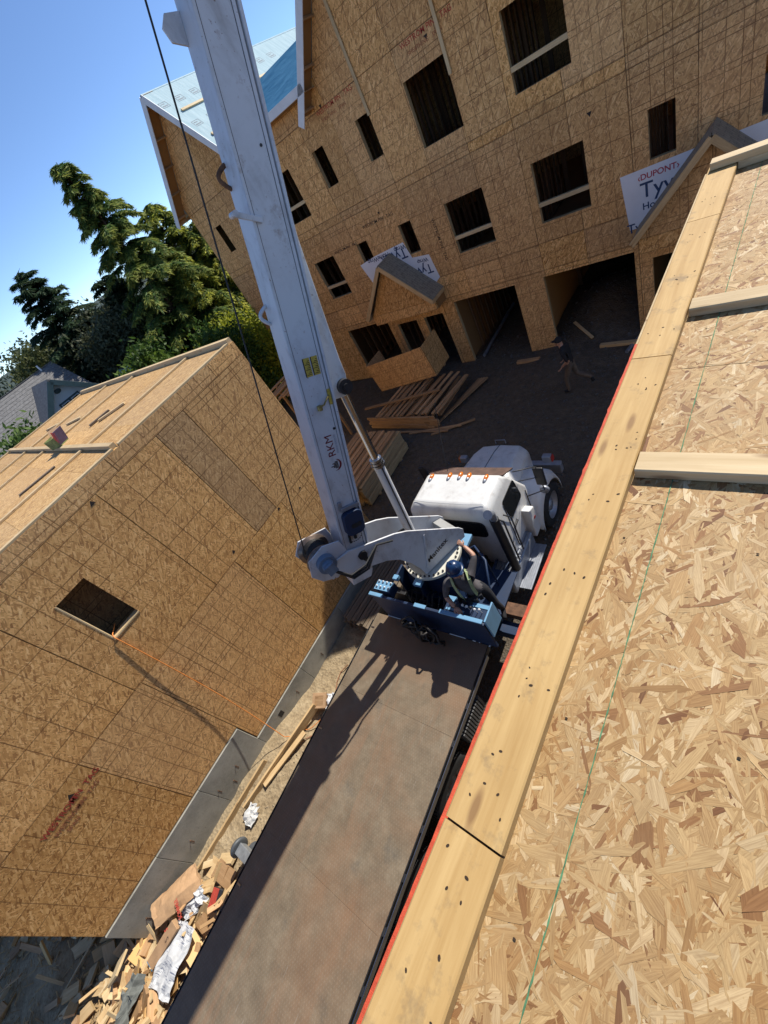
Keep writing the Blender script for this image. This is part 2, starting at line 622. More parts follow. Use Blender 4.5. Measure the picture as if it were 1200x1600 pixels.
def mat_soil():
    t = NT('sandy_backfill')
    tc = t.n('TexCoord')
    v = tc.outputs['Object']
    b = t.noise(v, 4.5, 8, 0.75)
    vo = t.voro(v, 17.0)
    c = t.ramp(b, [(0.3, (0.19, 0.135, 0.075)), (0.55, (0.34, 0.26, 0.155)), (0.75, (0.45, 0.36, 0.235))])
    t.base(c)
    t.rough(0.95)
    t.bump(t.math('ADD', b, t.math('MULTIPLY', vo.outputs['Distance'], 0.5)), 0.8, 0.04)
    return t.mat


m_ground, m_soil = mat_ground(), mat_soil()


def mat_attr(name, rough=0.8, grain=False, trans=0.0, attr='Col'):
    t = NT(name)
    at = t.n('Attribute', attribute_name=attr)
    c = at.outputs['Color']
    if grain:
        tc = t.n('TexCoord')
        g = t.noise(t.mapping(tc.outputs['UV'], (18, 420, 1)), 1.0, 4, 0.65, 0.4)
        c = t.mix(t.ramp(g, [(0.35, 0.42), (0.62, 0.0)]), c, (0.30, 0.16, 0.06), 'MULTIPLY')
        sc = t.noise(tc.outputs['Object'], 2.6, 6, 0.65)
        c = t.mix(t.ramp(sc, [(0.50, 0.0), (0.74, 0.34)]), c, (0.30, 0.20, 0.11))
        g2 = t.noise(t.mapping(tc.outputs['UV'], (60, 60, 1)), 1.0, 3, 0.6)
        c = t.mix(t.ramp(g2, [(0.60, 0.0), (0.75, 0.30)]), c, (0.26, 0.15, 0.07))
        t.bump(g, 0.35, 0.0012)
    t.base(c)
    t.rough(rough)
    t.b.inputs['Specular IOR Level'].default_value = 0.25
    if trans:
        out = t.t.nodes['Material Output']
        tr = t.n('BsdfTranslucent')
        t.l(c, tr.inputs[0])
        mx = t.n('MixShader')
        mx.inputs[0].default_value = trans
        t.l(t.b.outputs[0], mx.inputs[1])
        t.l(tr.outputs[0], mx.inputs[2])
        t.l(mx.outputs[0], out.inputs['Surface'])
    return t.mat


m_flake = mat_attr('osb_strands', 0.62, True)
m_leaf = mat_attr('foliage', 0.6, False, 0.38)


# ------------------------------------------------------------------ boards, panels, text
_bm_cache = {}


def board(name, p0, p1, w, h, parent=None, mat=None, upv=(0, 0, 1), off=Vector((0, 0, 0))):
    """a sawn board as its own object: local X along it; alike sizes share a mesh"""
    p0, p1 = Vector(p0), Vector(p1)
    d = p1 - p0
    L = d.length
    d.normalize()
    u = Vector(upv)
    sd = u.cross(d)
    if sd.length < 1e-4: sd = Vector((1, 0, 0)).cross(d)
    sd.normalize()
    u = d.cross(sd)
    key = (round(L, 2), round(w, 3), round(h, 3), (mat or m_pine).name)
    if key not in _bm_cache:
        mb = MB()
        e = min(0.004, h * 0.12, w * 0.12)
        # chamfered long edges: an octagonal section
        sec = [(-w / 2 + e, -h / 2), (w / 2 - e, -h / 2), (w / 2, -h / 2 + e), (w / 2, h / 2 - e),
               (w / 2 - e, h / 2), (-w / 2 + e, h / 2), (-w / 2, h / 2 - e), (-w / 2, -h / 2 + e)]
        mb.prism([(-L / 2, a, b) for a, b in sec], (L, 0, 0))
        me = mb.mesh(name)
        me.materials.append(mat or m_pine)
        _bm_cache[key] = me
    o = bpy.data.objects.new(name, _bm_cache[key])
    COL.objects.link(o)
    R = Matrix((d, sd, u)).transposed().to_4x4()
    R.translation = (p0 + p1) / 2 - Vector(off)
    if parent is not None: o.parent = parent
    o.matrix_local = R
    return o


def sheet(name, org, ud, vd, u0, u1, v0, v1, holes, th, mat, parent=None, off=Vector((0, 0, 0)), gap=0.005):
    """a rectangular sheet with rectangular holes cut out; the sheet lies in the ud/vd plane, thickness behind it"""
    u0, u1, v0, v1 = u0 + gap, u1 - gap, v0 + gap, v1 - gap
    H = [h for h in holes if h[0] < u1 and h[1] > u0 and h[2] < v1 and h[3] > v0]
    us = sorted({u0, u1} | {min(max(x, u0), u1) for h in H for x in h[:2]})
    vs = sorted({v0, v1} | {min(max(x, v0), v1) for h in H for x in h[2:]})
    nu, nv = len(us) - 1, len(vs) - 1

    def solid(i, j):
        if i < 0 or j < 0 or i >= nu or j >= nv: return False
        a, b = (us[i] + us[i + 1]) / 2, (vs[j] + vs[j + 1]) / 2
        return not any(h[0] < a < h[1] and h[2] < b < h[3] for h in H)
    org, ud, vd = Vector(org) - Vector(off), Vector(ud), Vector(vd)
    nd = ud.cross(vd)
    mb = MB()
    P = lambda u, v, k: org + ud * u + vd * v - nd * (th * k)
    T = lambda u, v: (u - u0, v - v0)
    any_ = False
    for i in range(nu):
        for j in range(nv):
            if not solid(i, j): continue
            any_ = True
            a, b, c, d = us[i], us[i + 1], vs[j], vs[j + 1]
            q = [(a, c), (b, c), (b, d), (a, d)]
            mb.add([P(*p, 0) for p in q], [(0, 1, 2, 3)], uv=[[T(*p) for p in q]])
            mb.add([P(*p, 1) for p in q], [(3, 2, 1, 0)], uv=[[T(*p) for p in reversed(q)]])
            for (di, dj, e0, e1) in ((-1, 0, q[3], q[0]), (1, 0, q[1], q[2]), (0, -1, q[0], q[1]), (0, 1, q[2], q[3])):
                if not solid(i + di, j + dj):
                    mb.add([P(*e0, 0), P(*e0, 1), P(*e1, 1), P(*e1, 0)], [(0, 1, 2, 3)],
                           uv=[[T(*e0), T(*e0), T(*e1), T(*e1)]])
    if not any_: return None
    return mb.build(name, mat, parent, fix=False)


def text(name, body, size, M4, mat, parent=None, off=Vector((0, 0, 0)), ext=0.0, bold=0.0, align='LEFT'):
    cu = bpy.data.curves.new(name, 'FONT')
    cu.body = body
    cu.size = size
    cu.extrude = ext
    cu.offset = bold
    cu.align_x = align
    tmp = bpy.data.objects.new(name, cu)
    COL.objects.link(tmp)
    dg = bpy.context.evaluated_depsgraph_get()
    me = bpy.data.meshes.new_from_object(tmp.evaluated_get(dg))
    bpy.data.objects.remove(tmp)
    me.materials.clear()
    me.materials.append(mat)
    o = link(name, me, None, parent)
    m = M4.copy()
    m.translation = m.translation - Vector(off)
    o.matrix_local = m
    return o


def frame(org, x, y):
    x, y = Vector(x).normalized(), Vector(y).normalized()
    m = Matrix((x, y, x.cross(y))).transposed().to_4x4()
    m.translation = Vector(org)
    return m


def hash2(ix, iy):
    n = math.sin(ix * 127.1 + iy * 311.7) * 43758.5453
    return n - math.floor(n)


def vnoise(x, y):
    ix, iy = math.floor(x), math.floor(y)
    fx, fy = x - ix, y - iy
    fx, fy = fx * fx * (3 - 2 * fx), fy * fy * (3 - 2 * fy)
    a, b, c, d = hash2(ix, iy), hash2(ix + 1, iy), hash2(ix, iy + 1), hash2(ix + 1, iy + 1)
    return a + (b - a) * fx + (c - a) * fy + (a - b - c + d) * fx * fy


def sstep(a, b, x):
    t = min(1, max(0, (x - a) / (b - a)))
    return t * t * (3 - 2 * t)


def gz(x, y):
    """height of the ground"""
    z = 0.10 * (vnoise(x * 0.45, y * 0.45) - 0.5) + 0.05 * (vnoise(x * 1.7 + 9, y * 1.7) - 0.5)
    z += 0.02 * (vnoise(x * 6, y * 6 + 5) - 0.5)
    if -30 < x < 10 and -20 < y < 25:
        # the trench between the left building and the truck falls away toward the cab
        z -= 0.36 * sstep(-1.2, 0.8, y) * (1 - sstep(3.5, 6.0, y)) * (1 - sstep(-5.6, -4.9, x))
        # the heap in and before the open garage
        z += 0.75 * math.exp(-(((x + 3.9) / 1.3) ** 2 + ((y - 15.5) / 1.9) ** 2))
        z += 0.22 * math.exp(-(((x + 5.2) / 1.0) ** 2 + ((y - 12.0) / 1.0) ** 2))
    return z


# ================================================================== THE SETTING
def make_ground():
    xs = [-1500, -400, -120, -60, -35] + list(np.arange(-22, 6.01, 0.22)) + [14, 40, 120, 400, 1500]
    ys = [-1500, -400, -120, -40, -20] + list(np.arange(-9, 19.01, 0.22)) + [30, 60, 120, 400, 1500]
    vs = [(float(x), float(y), gz(float(x), float(y)) if abs(x) < 60 and abs(y) < 60 else 0.0) for y in ys for x in xs]
    n = len(xs)
    fs = [(j * n + i, j * n + i + 1, (j + 1) * n + i + 1, (j + 1) * n + i) for j in range(len(ys) - 1) for i in range(n - 1)]
    mb = MB()
    mb.add(vs, fs, True)
    o = mb.build('ground', m_ground, fix=False)
    tag(o, 'dark packed dirt and gravel yard between the buildings', 'ground', kind='structure')


make_ground()


def make_soil():
    xs = list(np.arange(-7.9, -5.0, 0.10))
    ys = list(np.arange(-7.5, 4.3, 0.10))
    vs = []
    for y in ys:
        for x in xs:
            e = min(1, (x + 7.95) / 0.3) * sstep(-5.0, -5.5, x) if x > -5.5 else 1
            h = 0.035 + 0.05 * vnoise(x * 3.1, y * 3.1) + 0.05 * vnoise(x * 9, y * 9 + 3) + 0.05 * sstep(-6.6, -7.3, x)
            vs.append((x, y, gz(x, y) + h * e - 0.06 * (1 - e)))
    n = len(xs)
    fs = [(j * n + i, j * n + i + 1, (j + 1) * n + i + 1, (j + 1) * n + i) for j in range(len(ys) - 1) for i in range(n - 1)]
    mb = MB()
    mb.add([tuple(map(float, v)) for v in vs], fs, True)
    tag(mb.build('soil', m_soil, fix=False), 'strip of sandy backfill soil along the concrete footing', 'soil', kind='structure')


make_soil()


def make_gravel():
    r = random.Random(3)
    vs, fs = [], []

    def stone(x, y, s):
        b = len(vs)
        z = gz(x, y)
        a = r.random() * 6.28
        ca, sa = math.cos(a), math.sin(a)
        for (px, py, pz) in ((1, 0, 0), (0.2, 0.8, 0), (-0.9, 0.3, 0), (-0.2, -0.8, 0), (0.1, 0, 0.8), (0, 0, -0.6)):
            px *= s * (0.7 + 0.6 * r.random()); py *= s * (0.7 + 0.6 * r.random()); pz *= s * (0.6 + 0.5 * r.random())
            vs.append((x + px * ca - py * sa, y + px * sa + py * ca, z + pz + s * 0.25))
        for f in ((0, 1, 4), (1, 2, 4), (2, 3, 4), (3, 0, 4), (1, 0, 5), (2, 1, 5), (3, 2, 5), (0, 3, 5)):
            fs.append(tuple(b + i for i in f))
    for _ in range(7000):
        stone(r.uniform(-14, -2), r.uniform(4.5, 17), 0.012 + 0.05 * r.random() ** 4)
    mb = MB()
    mb.add(vs, fs)
    tag(mb.build('gravel', simple('grey_gravel', (0.10, 0.097, 0.092), 0.9, 0, 0.5, 20), fix=False),
        'loose grey gravel scattered over the shaded yard', 'gravel', kind='stuff')
    vs.clear(); fs.clear()
    for _ in range(2600):
        x, y = r.uniform(-7.4, -5.5), r.uniform(-7, 3.6)
        stone(x, y, 0.010 + 0.035 * r.random() ** 3)
    vs2 = [(a, b, c + 0.07) for a, b, c in vs]
    mb = MB()
    mb.add(vs2, fs)
    tag(mb.build('soil_clods', simple('sandy_clods', (0.32, 0.25, 0.16), 0.95, 0, 0.4, 20), fix=False),
        'sandy clods and pebbles lying on the backfill strip', 'gravel', kind='stuff')


make_gravel()


def make_hills():
    mb = MB()
    n = 60
    prof = []
    for i in range(n):
        t = i / (n - 1)
        a = math.radians(100 + 130 * t)          # from north round to south-west
        h = 11 + 9 * vnoise(t * 7, 3) + 3 * vnoise(t * 40, 8)
        prof.append((a, h))
    vs, fs = [], []
    for a, h in prof:
        for (rr, k) in ((230, 0), (290, 0.5), (380, 1.0), (520, 0.0)):
            vs.append((rr * math.cos(a), rr * math.sin(a), h * k - 2))
    for i in range(n - 1):
        for k in range(3):
            fs.append((i * 4 + k, i * 4 + k + 1, (i + 1) * 4 + k + 1, (i + 1) * 4 + k))
    mb.add(vs, fs, True)
    tag(mb.build('hills', simple('wooded_hillside', (0.045, 0.065, 0.05), 1.0, 0, 0.5, 0.2), fix=True),
        'low wooded hills on the far horizon', 'hills', kind='structure')


make_hills()

# ================================================================== NEAR BUILDING (the deck under the camera)
NB_ROT = -math.atan(0.034)
nb = empty('building', (-0.461, 0, 0), NB_ROT, 'near building with sunlit OSB roof deck and red-edged sheathing, at the lower right', 'building')
ZD = 6.70     # top of the deck
YE = 3.62     # far end of the deck
# local frame: x to the right of the deck's edge, y along it
for j, (a, b) in enumerate(((-7, -4.4), (-4.4, -1.96), (-1.96, 0.48), (0.48, 2.92), (2.92, YE))):
    for k in range(5):
        z1 = ZD - 1.22 * k - 0.0
        z0 = max(0.02, z1 - 1.22)
        sheet('osb_panel', (0, 0, 0), (0, -1, 0), (0, 0, 1), -b, -a, z0, z1 - (0.0 if k else 0.012), [], 0.012, m_osb, nb)
mb = MB()
mb.bx(0.02, 9, -7, YE - 0.03, 0.0, ZD - 0.03)
mb.build('frame_block', m_pine, nb)
mb = MB()
mb.bx(0.013, 9, -7, YE, ZD - 0.028, ZD - 0.0025)
mb.build('deck_base', simple('osb_base', (0.50, 0.335, 0.155), 0.7, 0, 0.3, 30), nb)
# red-sealed top edges of the wall sheathing
mb = MB()
r = random.Random(5)
N = 260
y0, y1 = -3.2, 1.86
pts = []
for i in range(N + 1):
    y = y0 + (y1 - y0) * i / N
    pts.append((y, -0.0135 + r.uniform(-0.0006, 0.0006) - (0.003 if r.random() < 0.03 else 0)))
zs = [ZD + 0.006 + r.uniform(-.0006, .0006) for _ in range(N + 1)]
for i in range(N):
    (ya, xa), (yb, xb) = pts[i], pts[i + 1]
    za, zb = zs[i], zs[i + 1]
    mb.add([(xa, ya, za), (0.004, ya, za), (0.004, yb, zb), (xb, yb, zb), (xa, ya, ZD - 0.011), (xb, yb, ZD - 0.011)],
           [(0, 1, 2, 3), (0, 3, 5, 4)])
o = mb.build('red_edge', m_redpaint, nb, fix=False)
o['label'] = 'red sealed edge of the wall sheathing'
mb = MB()
mb.bx(-0.0125, 0.004, 1.862, YE, ZD - 0.012, ZD + 0.004)
mb.build('bare_edge', m_pine_light, nb)

# flat edge plate: three planks end to end
PW, PH = 0.140, 0.038
for i, (a, b) in enumerate(((-4.0, -0.052), (-0.047, 1.705), (1.71, 2.9), (2.905, YE))):
    o = board('edge_plank', (PW / 2 + 0.006, a, ZD + PH / 2 - 0.003), (PW / 2 + 0.006, b, ZD + PH / 2 - 0.003), PW, PH, nb, m_pine_plate)
# nail holes on the planks
mb = MB()
for (yy, n) in ((-0.30, 3), (-0.12, 4), (0.02, 4), (0.16, 2), (0.32, 5), (0.62, 5), (0.95, 4), (1.22, 6), (1.55, 5), (1.9, 4), (2.3, 6), (2.7, 5), (3.1, 6), (-0.6, 4)):
    for _ in range(n):
        x, y = 0.03 + 0.10 * r.random(), yy + r.uniform(-0.05, 0.05)
        q = r.uniform(0.0018, 0.0034)
        a = r.random() * 3.14
        e = [(x + q * math.cos(a) * math.cos(t) * 1.6 - q * math.sin(a) * math.sin(t), y + q * math.sin(a) * math.cos(t) * 1.6 + q * math.cos(a) * math.sin(t), ZD + PH - 0.0022)
             for t in [k * 6.2832 / 8 for k in range(8)]]
        mb.add(e, [tuple(range(8))])
o = mb.build('nail_holes', m_hole, nb)
o['kind'] = 'stuff'
mb = MB()
for yy in (0.85, 1.38, 1.95, 2.4, 0.3, -0.2):
    for k in range(3):
        x, y = 0.20 + 0.3 * k + r.uniform(-.03, .03), yy + r.uniform(-.05, .05)
        mb.add([(x + 0.0035 * math.cos(t), y + 0.0026 * math.sin(t), ZD + 0.0020) for t in [k2 * 6.2832 / 8 for k2 in range(8)]], [tuple(range(8))])
o = mb.build('deck_nails', m_hole, nb)
o['kind'] = 'stuff'
# cross cleats and far plate
for (y, w, h, x1) in ((1.125, 0.089, 0.038, 2.4), (2.06, 0.089, 0.038, 2.4)):
    board('cleat', (PW + 0.012, y, ZD + h / 2), (x1, y, ZD + h / 2), w, h, nb, m_pine_light)
board('end_plate', (0.02, YE - 0.045, ZD + 0.057), (4.0, YE - 0.045, ZD + 0.057), 0.089, 0.038, nb, m_pine_light)
board('end_plate', (PW + 0.01, YE - 0.045, ZD + 0.019), (4.0, YE - 0.045, ZD + 0.019), 0.089, 0.038, nb, m_pine_light)
# chalk line
mb = MB()
cv = []
for i in range(420):
    y = -1.2 + i * 0.0114
    w = 0.0005 + 0.0015 * r.random()
    x = 0.255 + r.uniform(-0.0006, 0.0006)
    cv += [(x - w, y, ZD + 0.0018), (x + w, y, ZD + 0.0018)]
mb.add(cv, [(2 * i, 2 * i + 1, 2 * i + 3, 2 * i + 2) for i in range(419)])
mb.build('chalk_line', m_chalk, nb, fix=False)


def strand_bed(x0, x1, y0, y1, dens, seed, seams, hmax=0.0015):
    """thousands of overlapping wood strands pressed into a deck sheet"""
    g = np.random.default_rng(seed)
    N = int((x1 - x0) * (y1 - y0) * dens)
    big = g.random(N)
    L = np.where(big < 0.29, g.uniform(0.08, 0.175, N), np.where(big < 0.66, g.uniform(0.03, 0.085, N), g.uniform(0.010, 0.035, N)))
    Wd = np.where(big < 0.29, g.uniform(0.012, 0.042, N), np.where(big < 0.66, g.uniform(0.004, 0.018, N), g.uniform(0.0015, 0.006, N)))
    cx, cy = g.uniform(x0, x1, N), g.uniform(y0, y1, N)
    ang = g.normal(1.35, 0.75, N)
    # big strands low, slivers spread on top
    z = np.where(big < 0.29, g.uniform(0.0, 0.00125, N), g.uniform(0.0002, hmax, N))
    pal = np.array([(0.52, 0.345, 0.170), (0.585, 0.415, 0.220), (0.67, 0.510, 0.310), (0.435, 0.260, 0.115), (0.320, 0.165, 0.070), (0.22, 0.10, 0.042), (0.74, 0.61, 0.42)])
    pi = g.choice(len(pal), N, p=[0.30, 0.29, 0.16, 0.135, 0.06, 0.018, 0.037])
    col = pal[pi] * 0.80 * np.array([1.0, 0.945, 0.81]) * g.uniform(0.90, 1.10, (N, 1))
    # outline: 8 points, ends broken at an angle
    tx = np.array([-1, -0.62, 0.0, 0.64, 1, 0.66, 0.05, -0.6])
    ty = np.array([0, -1, -1, -1, 0, 1, 1, 1], float)
    endk = g.uniform(-0.9, 0.9, (N, 2))
    TX = np.repeat(tx[None], N, 0) + g.normal(0, 0.07, (N, 8))
    TY = np.repeat(ty[None], N, 0) * g.uniform(0.72, 1.05, (N, 8))
    TY[:, 0] = endk[:, 0]; TY[:, 4] = endk[:, 1]
    ux, uy = TX * L[:, None] / 2, TY * Wd[:, None] / 2
    ux += 0.12 * uy * g.normal(0, 1, (N, 1))
    ca, sa = np.cos(ang)[:, None], np.sin(ang)[:, None]
    X, Y = cx[:, None] + ux * ca - uy * sa, cy[:, None] + ux * sa + uy * ca
    for s in seams:
        lo = cy < s
        Y[lo] = np.minimum(Y[lo], s - 0.0012)
        Y[~lo] = np.maximum(Y[~lo], s + 0.0012)
    X = np.maximum(X, x0)
    Z = ZD - 0.0022 + z[:, None] + ux * g.normal(0, 0.006, (N, 1)) + uy * g.normal(0, 0.03, (N, 1))
    Z = np.minimum(Z, ZD + 0.0016)
    co = np.stack([X, Y, Z], -1).reshape(-1, 3)
    me = bpy.data.meshes.new('strands')
    me.vertices.add(N * 8); me.loops.add(N * 8); me.polygons.add(N)
    me.vertices.foreach_set('co', co.ravel().astype(np.float32))
    me.loops.foreach_set('vertex_index', np.arange(N * 8, dtype=np.int32))
    me.polygons.foreach_set('loop_start', np.arange(0, N * 8, 8, dtype=np.int32))
    me.polygons.foreach_set('loop_total', np.full(N, 8, dtype=np.int32))
    uvl = me.uv_layers.new(name='UVMap')
    uv = np.stack([ux + g.uniform(0, 50, (N, 1)), uy + g.uniform(0, 50, (N, 1))], -1)
    uvl.data.foreach_set('uv', uv.reshape(-1).astype(np.float32))
    ca_ = me.color_attributes.new('Col', 'FLOAT_COLOR', 'POINT')
    cc = np.ones((N, 8, 4), np.float32)
    cc[:, :, :3] = col[:, None, :]
    ca_.data.foreach_set('color', cc.ravel())
    me.update(calc_edges=True)
    me.materials.append(m_flake)
    return me


o = link('deck_strands', strand_bed(0.13, 1.25, -2.1, YE - 0.09, 10500, 11, (1.66,)), None, nb)
o['kind'] = 'stuff'
o = link('deck_strands', strand_bed(1.22, 2.7, -2.4, YE - 0.09, 5500, 12, (1.66,)), None, nb)
o['kind'] = 'stuff'

# ================================================================== LEFT BUILDING
XW = -7.50
LY0, LY1 = -4.66, 4.55
LXB = -17.4
ZT = 6.39
lb = empty('building', (XW, 0, 0), 0, 'left building with plain sunlit OSB wall on a stepped concrete footing', 'building')
OFF = Vector((XW, 0, 0))
win = (-0.68, -0.15, 4.37, 5.39)
org = Vector((XW, 0, 0))
UD, VD = Vector((0, 1, 0)), Vector((0, 0, 1))
rows = [((-4.66, -2.44, -1.075), 1.06, 3.48), ((-1.075, 1.47, 3.05, 4.55), 0.41, 3.48),
        ((-4.66, -3.66, -1.22, 0.92, 2.22, 2.88, 4.55), 3.48, 6.12), ((-4.66, -3.4, -1.0, 1.4, 3.8, 4.55), 6.12, 6.39)]
for seams, z0, z1 in rows:
    for a, b in zip(seams[:-1], seams[1:]):
        weather = (abs(a - 2.22) < .01) or (z1 == 3.48 and False)
        sheet('osb_panel', org, UD, VD, a, b, z0, z1, [win], 0.012, m_osb_dark if weather else m_osb, lb, OFF)
mb = MB()
mb.bx(XW - 0.014, XW - 0.013, -4.65, LY1 - .01, 0.45, 0.451)
# other three walls, floors
for (nm, p) in (('end_wall', (LXB, XW - 0.02, LY0, LY0 + 0.1)), ('end_wall', (LXB, XW - 0.02, LY1 - 0.1, LY1)), ('back_wall', (LXB, LXB + 0.1, LY0 + 0.1, LY1 - 0.1))):
    m2 = MB()
    m2.bx(p[0] - XW, p[1] - XW, p[2], p[3], 0.3, 6.12)
    m2.build(nm, m_osb_plain, lb)
m2 = MB()
m2.bx(LXB + .1 - XW, -0.14, LY0 + 0.1, LY1 - 0.1, 3.1, 3.4)
m2.build('floor', m_pine, lb)
m2 = MB()
m2.bx(LXB - XW, -0.013, LY0, LY1, 6.12, 6.36)
m2.build('joist_layer', m_pine, lb)
# framing seen in the window
for y in (-0.73, -0.10, 0.3, -1.2):
    board('stud', (XW - 0.075, y, 3.5), (XW - 0.075, y, 6.1), 0.038, 0.12, lb, m_pine, (1, 0, 0), OFF)
sheet('inner_partition', (XW - 0.75, 0, 0), UD, VD, -2.6, 2.2, 3.42, 6.1, [], 0.012, m_osb_dark, lb, OFF)
board('sill', (XW - 0.065, -0.685, 4.355), (XW - 0.065, -0.145, 4.355), 0.15, 0.03, lb, m_pine_light, (0, 0, 1), OFF)
board('window_jamb', (XW - 0.06, -0.675, 4.372), (XW - 0.06, -0.675, 5.39), 0.13, 0.024, lb, m_pine_light, (0, 1, 0), OFF)
# deck sheets
nx, ny = 4, 8
for i in range(nx):
    for j in range(ny):
        xa, xb = LXB + (XW - LXB) * i / nx, LXB + (XW - LXB) * (i + 1) / nx
        ya, yb = LY0 + (LY1 - LY0) * j / ny, LY0 + (LY1 - LY0) * (j + 1) / ny
        sheet('deck_panel', (0, 0, 6.383), (1, 0, 0), (0, 1, 0), xa, xb, ya, yb, [], 0.018, m_osb_plain, lb, OFF, 0.002)
ZP = ZT + 0.019 - 0.004
for x, nm in ((XW - 0.05, 0.089), (-9.25, 0.089), (-12.4, 0.089), (-14.6, 0.089), (LXB + 0.05, 0.089)):
    board('floor_plate', (x, LY0 + 0.02, ZP), (x, 1.60, ZP), nm, 0.038, lb, m_pine_light, (0, 0, 1), OFF)
    board('floor_plate', (x, 1.72, ZP), (x, LY1 - 0.12, ZP), nm, 0.038, lb, m_pine_light, (0, 0, 1), OFF)
board('cross_plate', (LXB + 0.1, 1.66, ZP + 0.02), (XW - 0.1, 1.66, ZP + 0.02), 0.1, 0.075, lb, m_pine_light, (0, 0, 1), OFF)
board('end_plate', (LXB + 0.05, LY1 - 0.05, ZP + 0.02), (XW - 0.03, LY1 - 0.05, ZP + 0.02), 0.1, 0.10, lb, m_pine_light, (0, 0, 1), OFF)
# concrete footing, poured in lifts that can be told apart
for a, b, z1 in ((-4.66, -3.45, 1.05), (-3.45, -2.3, 1.05), (-2.3, -1.09, 1.05), (-1.09, 0.55, 0.40), (0.55, 2.2, 0.40), (2.2, 4.5, 0.40)):
    m2 = MB()
    m2.bx(-0.22, 0.035, a + 0.004, b - 0.004, -0.9, z1)
    m2.build('concrete_block', m_conc, lb, 0.006)
for y in (-4.35, -4.1, -2.2, -1.95, -1.7, 0.1, 1.1, -3.1):     # form tie ends
    z = rnd.uniform(0.35, 0.75) if y < -1.1 else rnd.uniform(0.05, 0.25)
    m2 = MB()
    m2.cyl((0.03, y, z), (0.06, y, z), 0.008, n=6)
    m2.bx(0.035, 0.041, y - 0.006, y + 0.006, z - 0.12, z)
    m2.build('form_tie', m_rust, lb)
m2 = MB()
m2.bx(0.0, 0.039, -0.52, -0.40, 0.10, 0.24)
m2.build('beam_pocket', m_black, lb)

# lettering on the wall: a red stamp
SX = XW + 0.0035
for (wd, y, z, sz, mt) in (('WESTROM', -3.47, 3.13, 0.13, m_redink), ('PIN', -2.93, 3.13, 0.13, m_redink), ('TAG', -2.66, 3.13, 0.13, m_redink),
                           ('WESTROM', -3.40, 2.99, 0.10, m_redmist), ('PIN', -2.97, 2.99, 0.10, m_redmist), ('TAG', -2.76, 2.99, 0.10, m_redmist), ('SPAN', -3.3, 2.87, 0.09, m_redmist)):
    text('stamp_word', wd, sz, frame((SX, y, z), (0, 1, 0), (0, 0, 1)), mt, lb, OFF, 0.0004, 0.0015)
for (y, z, q) in ((-2.86, 3.22, 0.055), (0.78, 6.03, 0.05), (1.6, 3.62, 0.045), (2.9, 3.40, 0.045), (3.6, 3.3, 0.04)):
    m2 = MB()
    m2.add([(0.0035, y - q, z), (0.0035, y + q, z), (0.0035, y + q * 0.2, z + q * 1.5)], [(0, 1, 2)])
    m2.build('nail_plate_mark', m_blackink, lb, fix=False)

# things on the left deck
def nail_box(loc, rz):
    t = empty('nail_box', loc, rz, 'torn open purple and green nail carton on the left deck', 'box')
    m2 = MB(); m2.bx(-0.22, 0.22, -0.17, 0.17, 0.0, 0.03); m2.bx(-0.22, -0.21, -0.17, 0.17, 0.03, 0.28); m2.bx(-0.21, 0.21, -0.17, -0.16, 0.03, 0.26); m2.bx(-0.21, 0.21, 0.16, 0.17, 0.03, 0.22)
    m2.build('carton', simple('olive_print_card', (0.18, 0.22, 0.07), 0.7, 0, 0.6, 9), t)
    m2 = MB(); m2.beam((0.215, 0, 0.03), (0.40, 0, 0.40), 0.36, 0.012, (1, 0, 0))
    m2.build('printed_flap', simple('purple_print', (0.07, 0.06, 0.16), 0.6, 0, 0.4, 9), t)
    m2 = MB(); m2.beam((0.2, -0.16, 0.10), (0.36, -0.16, 0.40), 0.10, 0.008, (0, 1, 0))
    m2.build('red_band', simple('red_print', (0.5, 0.05, 0.04), 0.6, 0, 0.2, 9), t)
    m2 = MB(); m2.beam((-0.1, 0.18, 0.22), (-0.25, 0.42, 0.40), 0.30, 0.008)
    m2.build('brown_flap', m_card, t)
    t.scale = (0.72, 0.72, 0.72)
    return t


nail_box((-10.95, 1.72, ZT + 0.08), 0.5)
for i, (x, y, rz, L, lab) in enumerate(((-10.3, 2.78, 0.9, 0.34, 'short stud offcut on the left deck nearest the torn carton'),
                                        (-13.1, 2.72, 0.3, 0.36, 'short stud offcut on the left deck toward its back edge'),
                                        (-15.0, 2.6, 0.3, 0.35, 'small stud offcut farthest back on the left deck'),
                                        (-10.75, 2.62, 1.4, 0.26, 'dark block of scrap among the stud offcuts on the left deck'))):
    d = Vector((math.cos(rz), math.sin(rz), 0)) * L
    c = Vector((x, y, ZT + 0.022))
    tag(board('stud_offcut', c - d, c + d, 0.09, 0.04, None, m_grey_wood if i == 3 else m_pine_light), lab, 'offcut', 'offcuts on the left deck')
d = Vector((0.15, 0.75, 0))
tag(board('grey_strip', Vector((-9.95, 0.8, ZT + 0.015)) - d * .5, Vector((-9.95, 0.8, ZT + 0.015)) + d * .5, 0.09, 0.02, None, m_grey_wood),
    'grey weathered strip lying on the left deck below the carton', 'offcut')

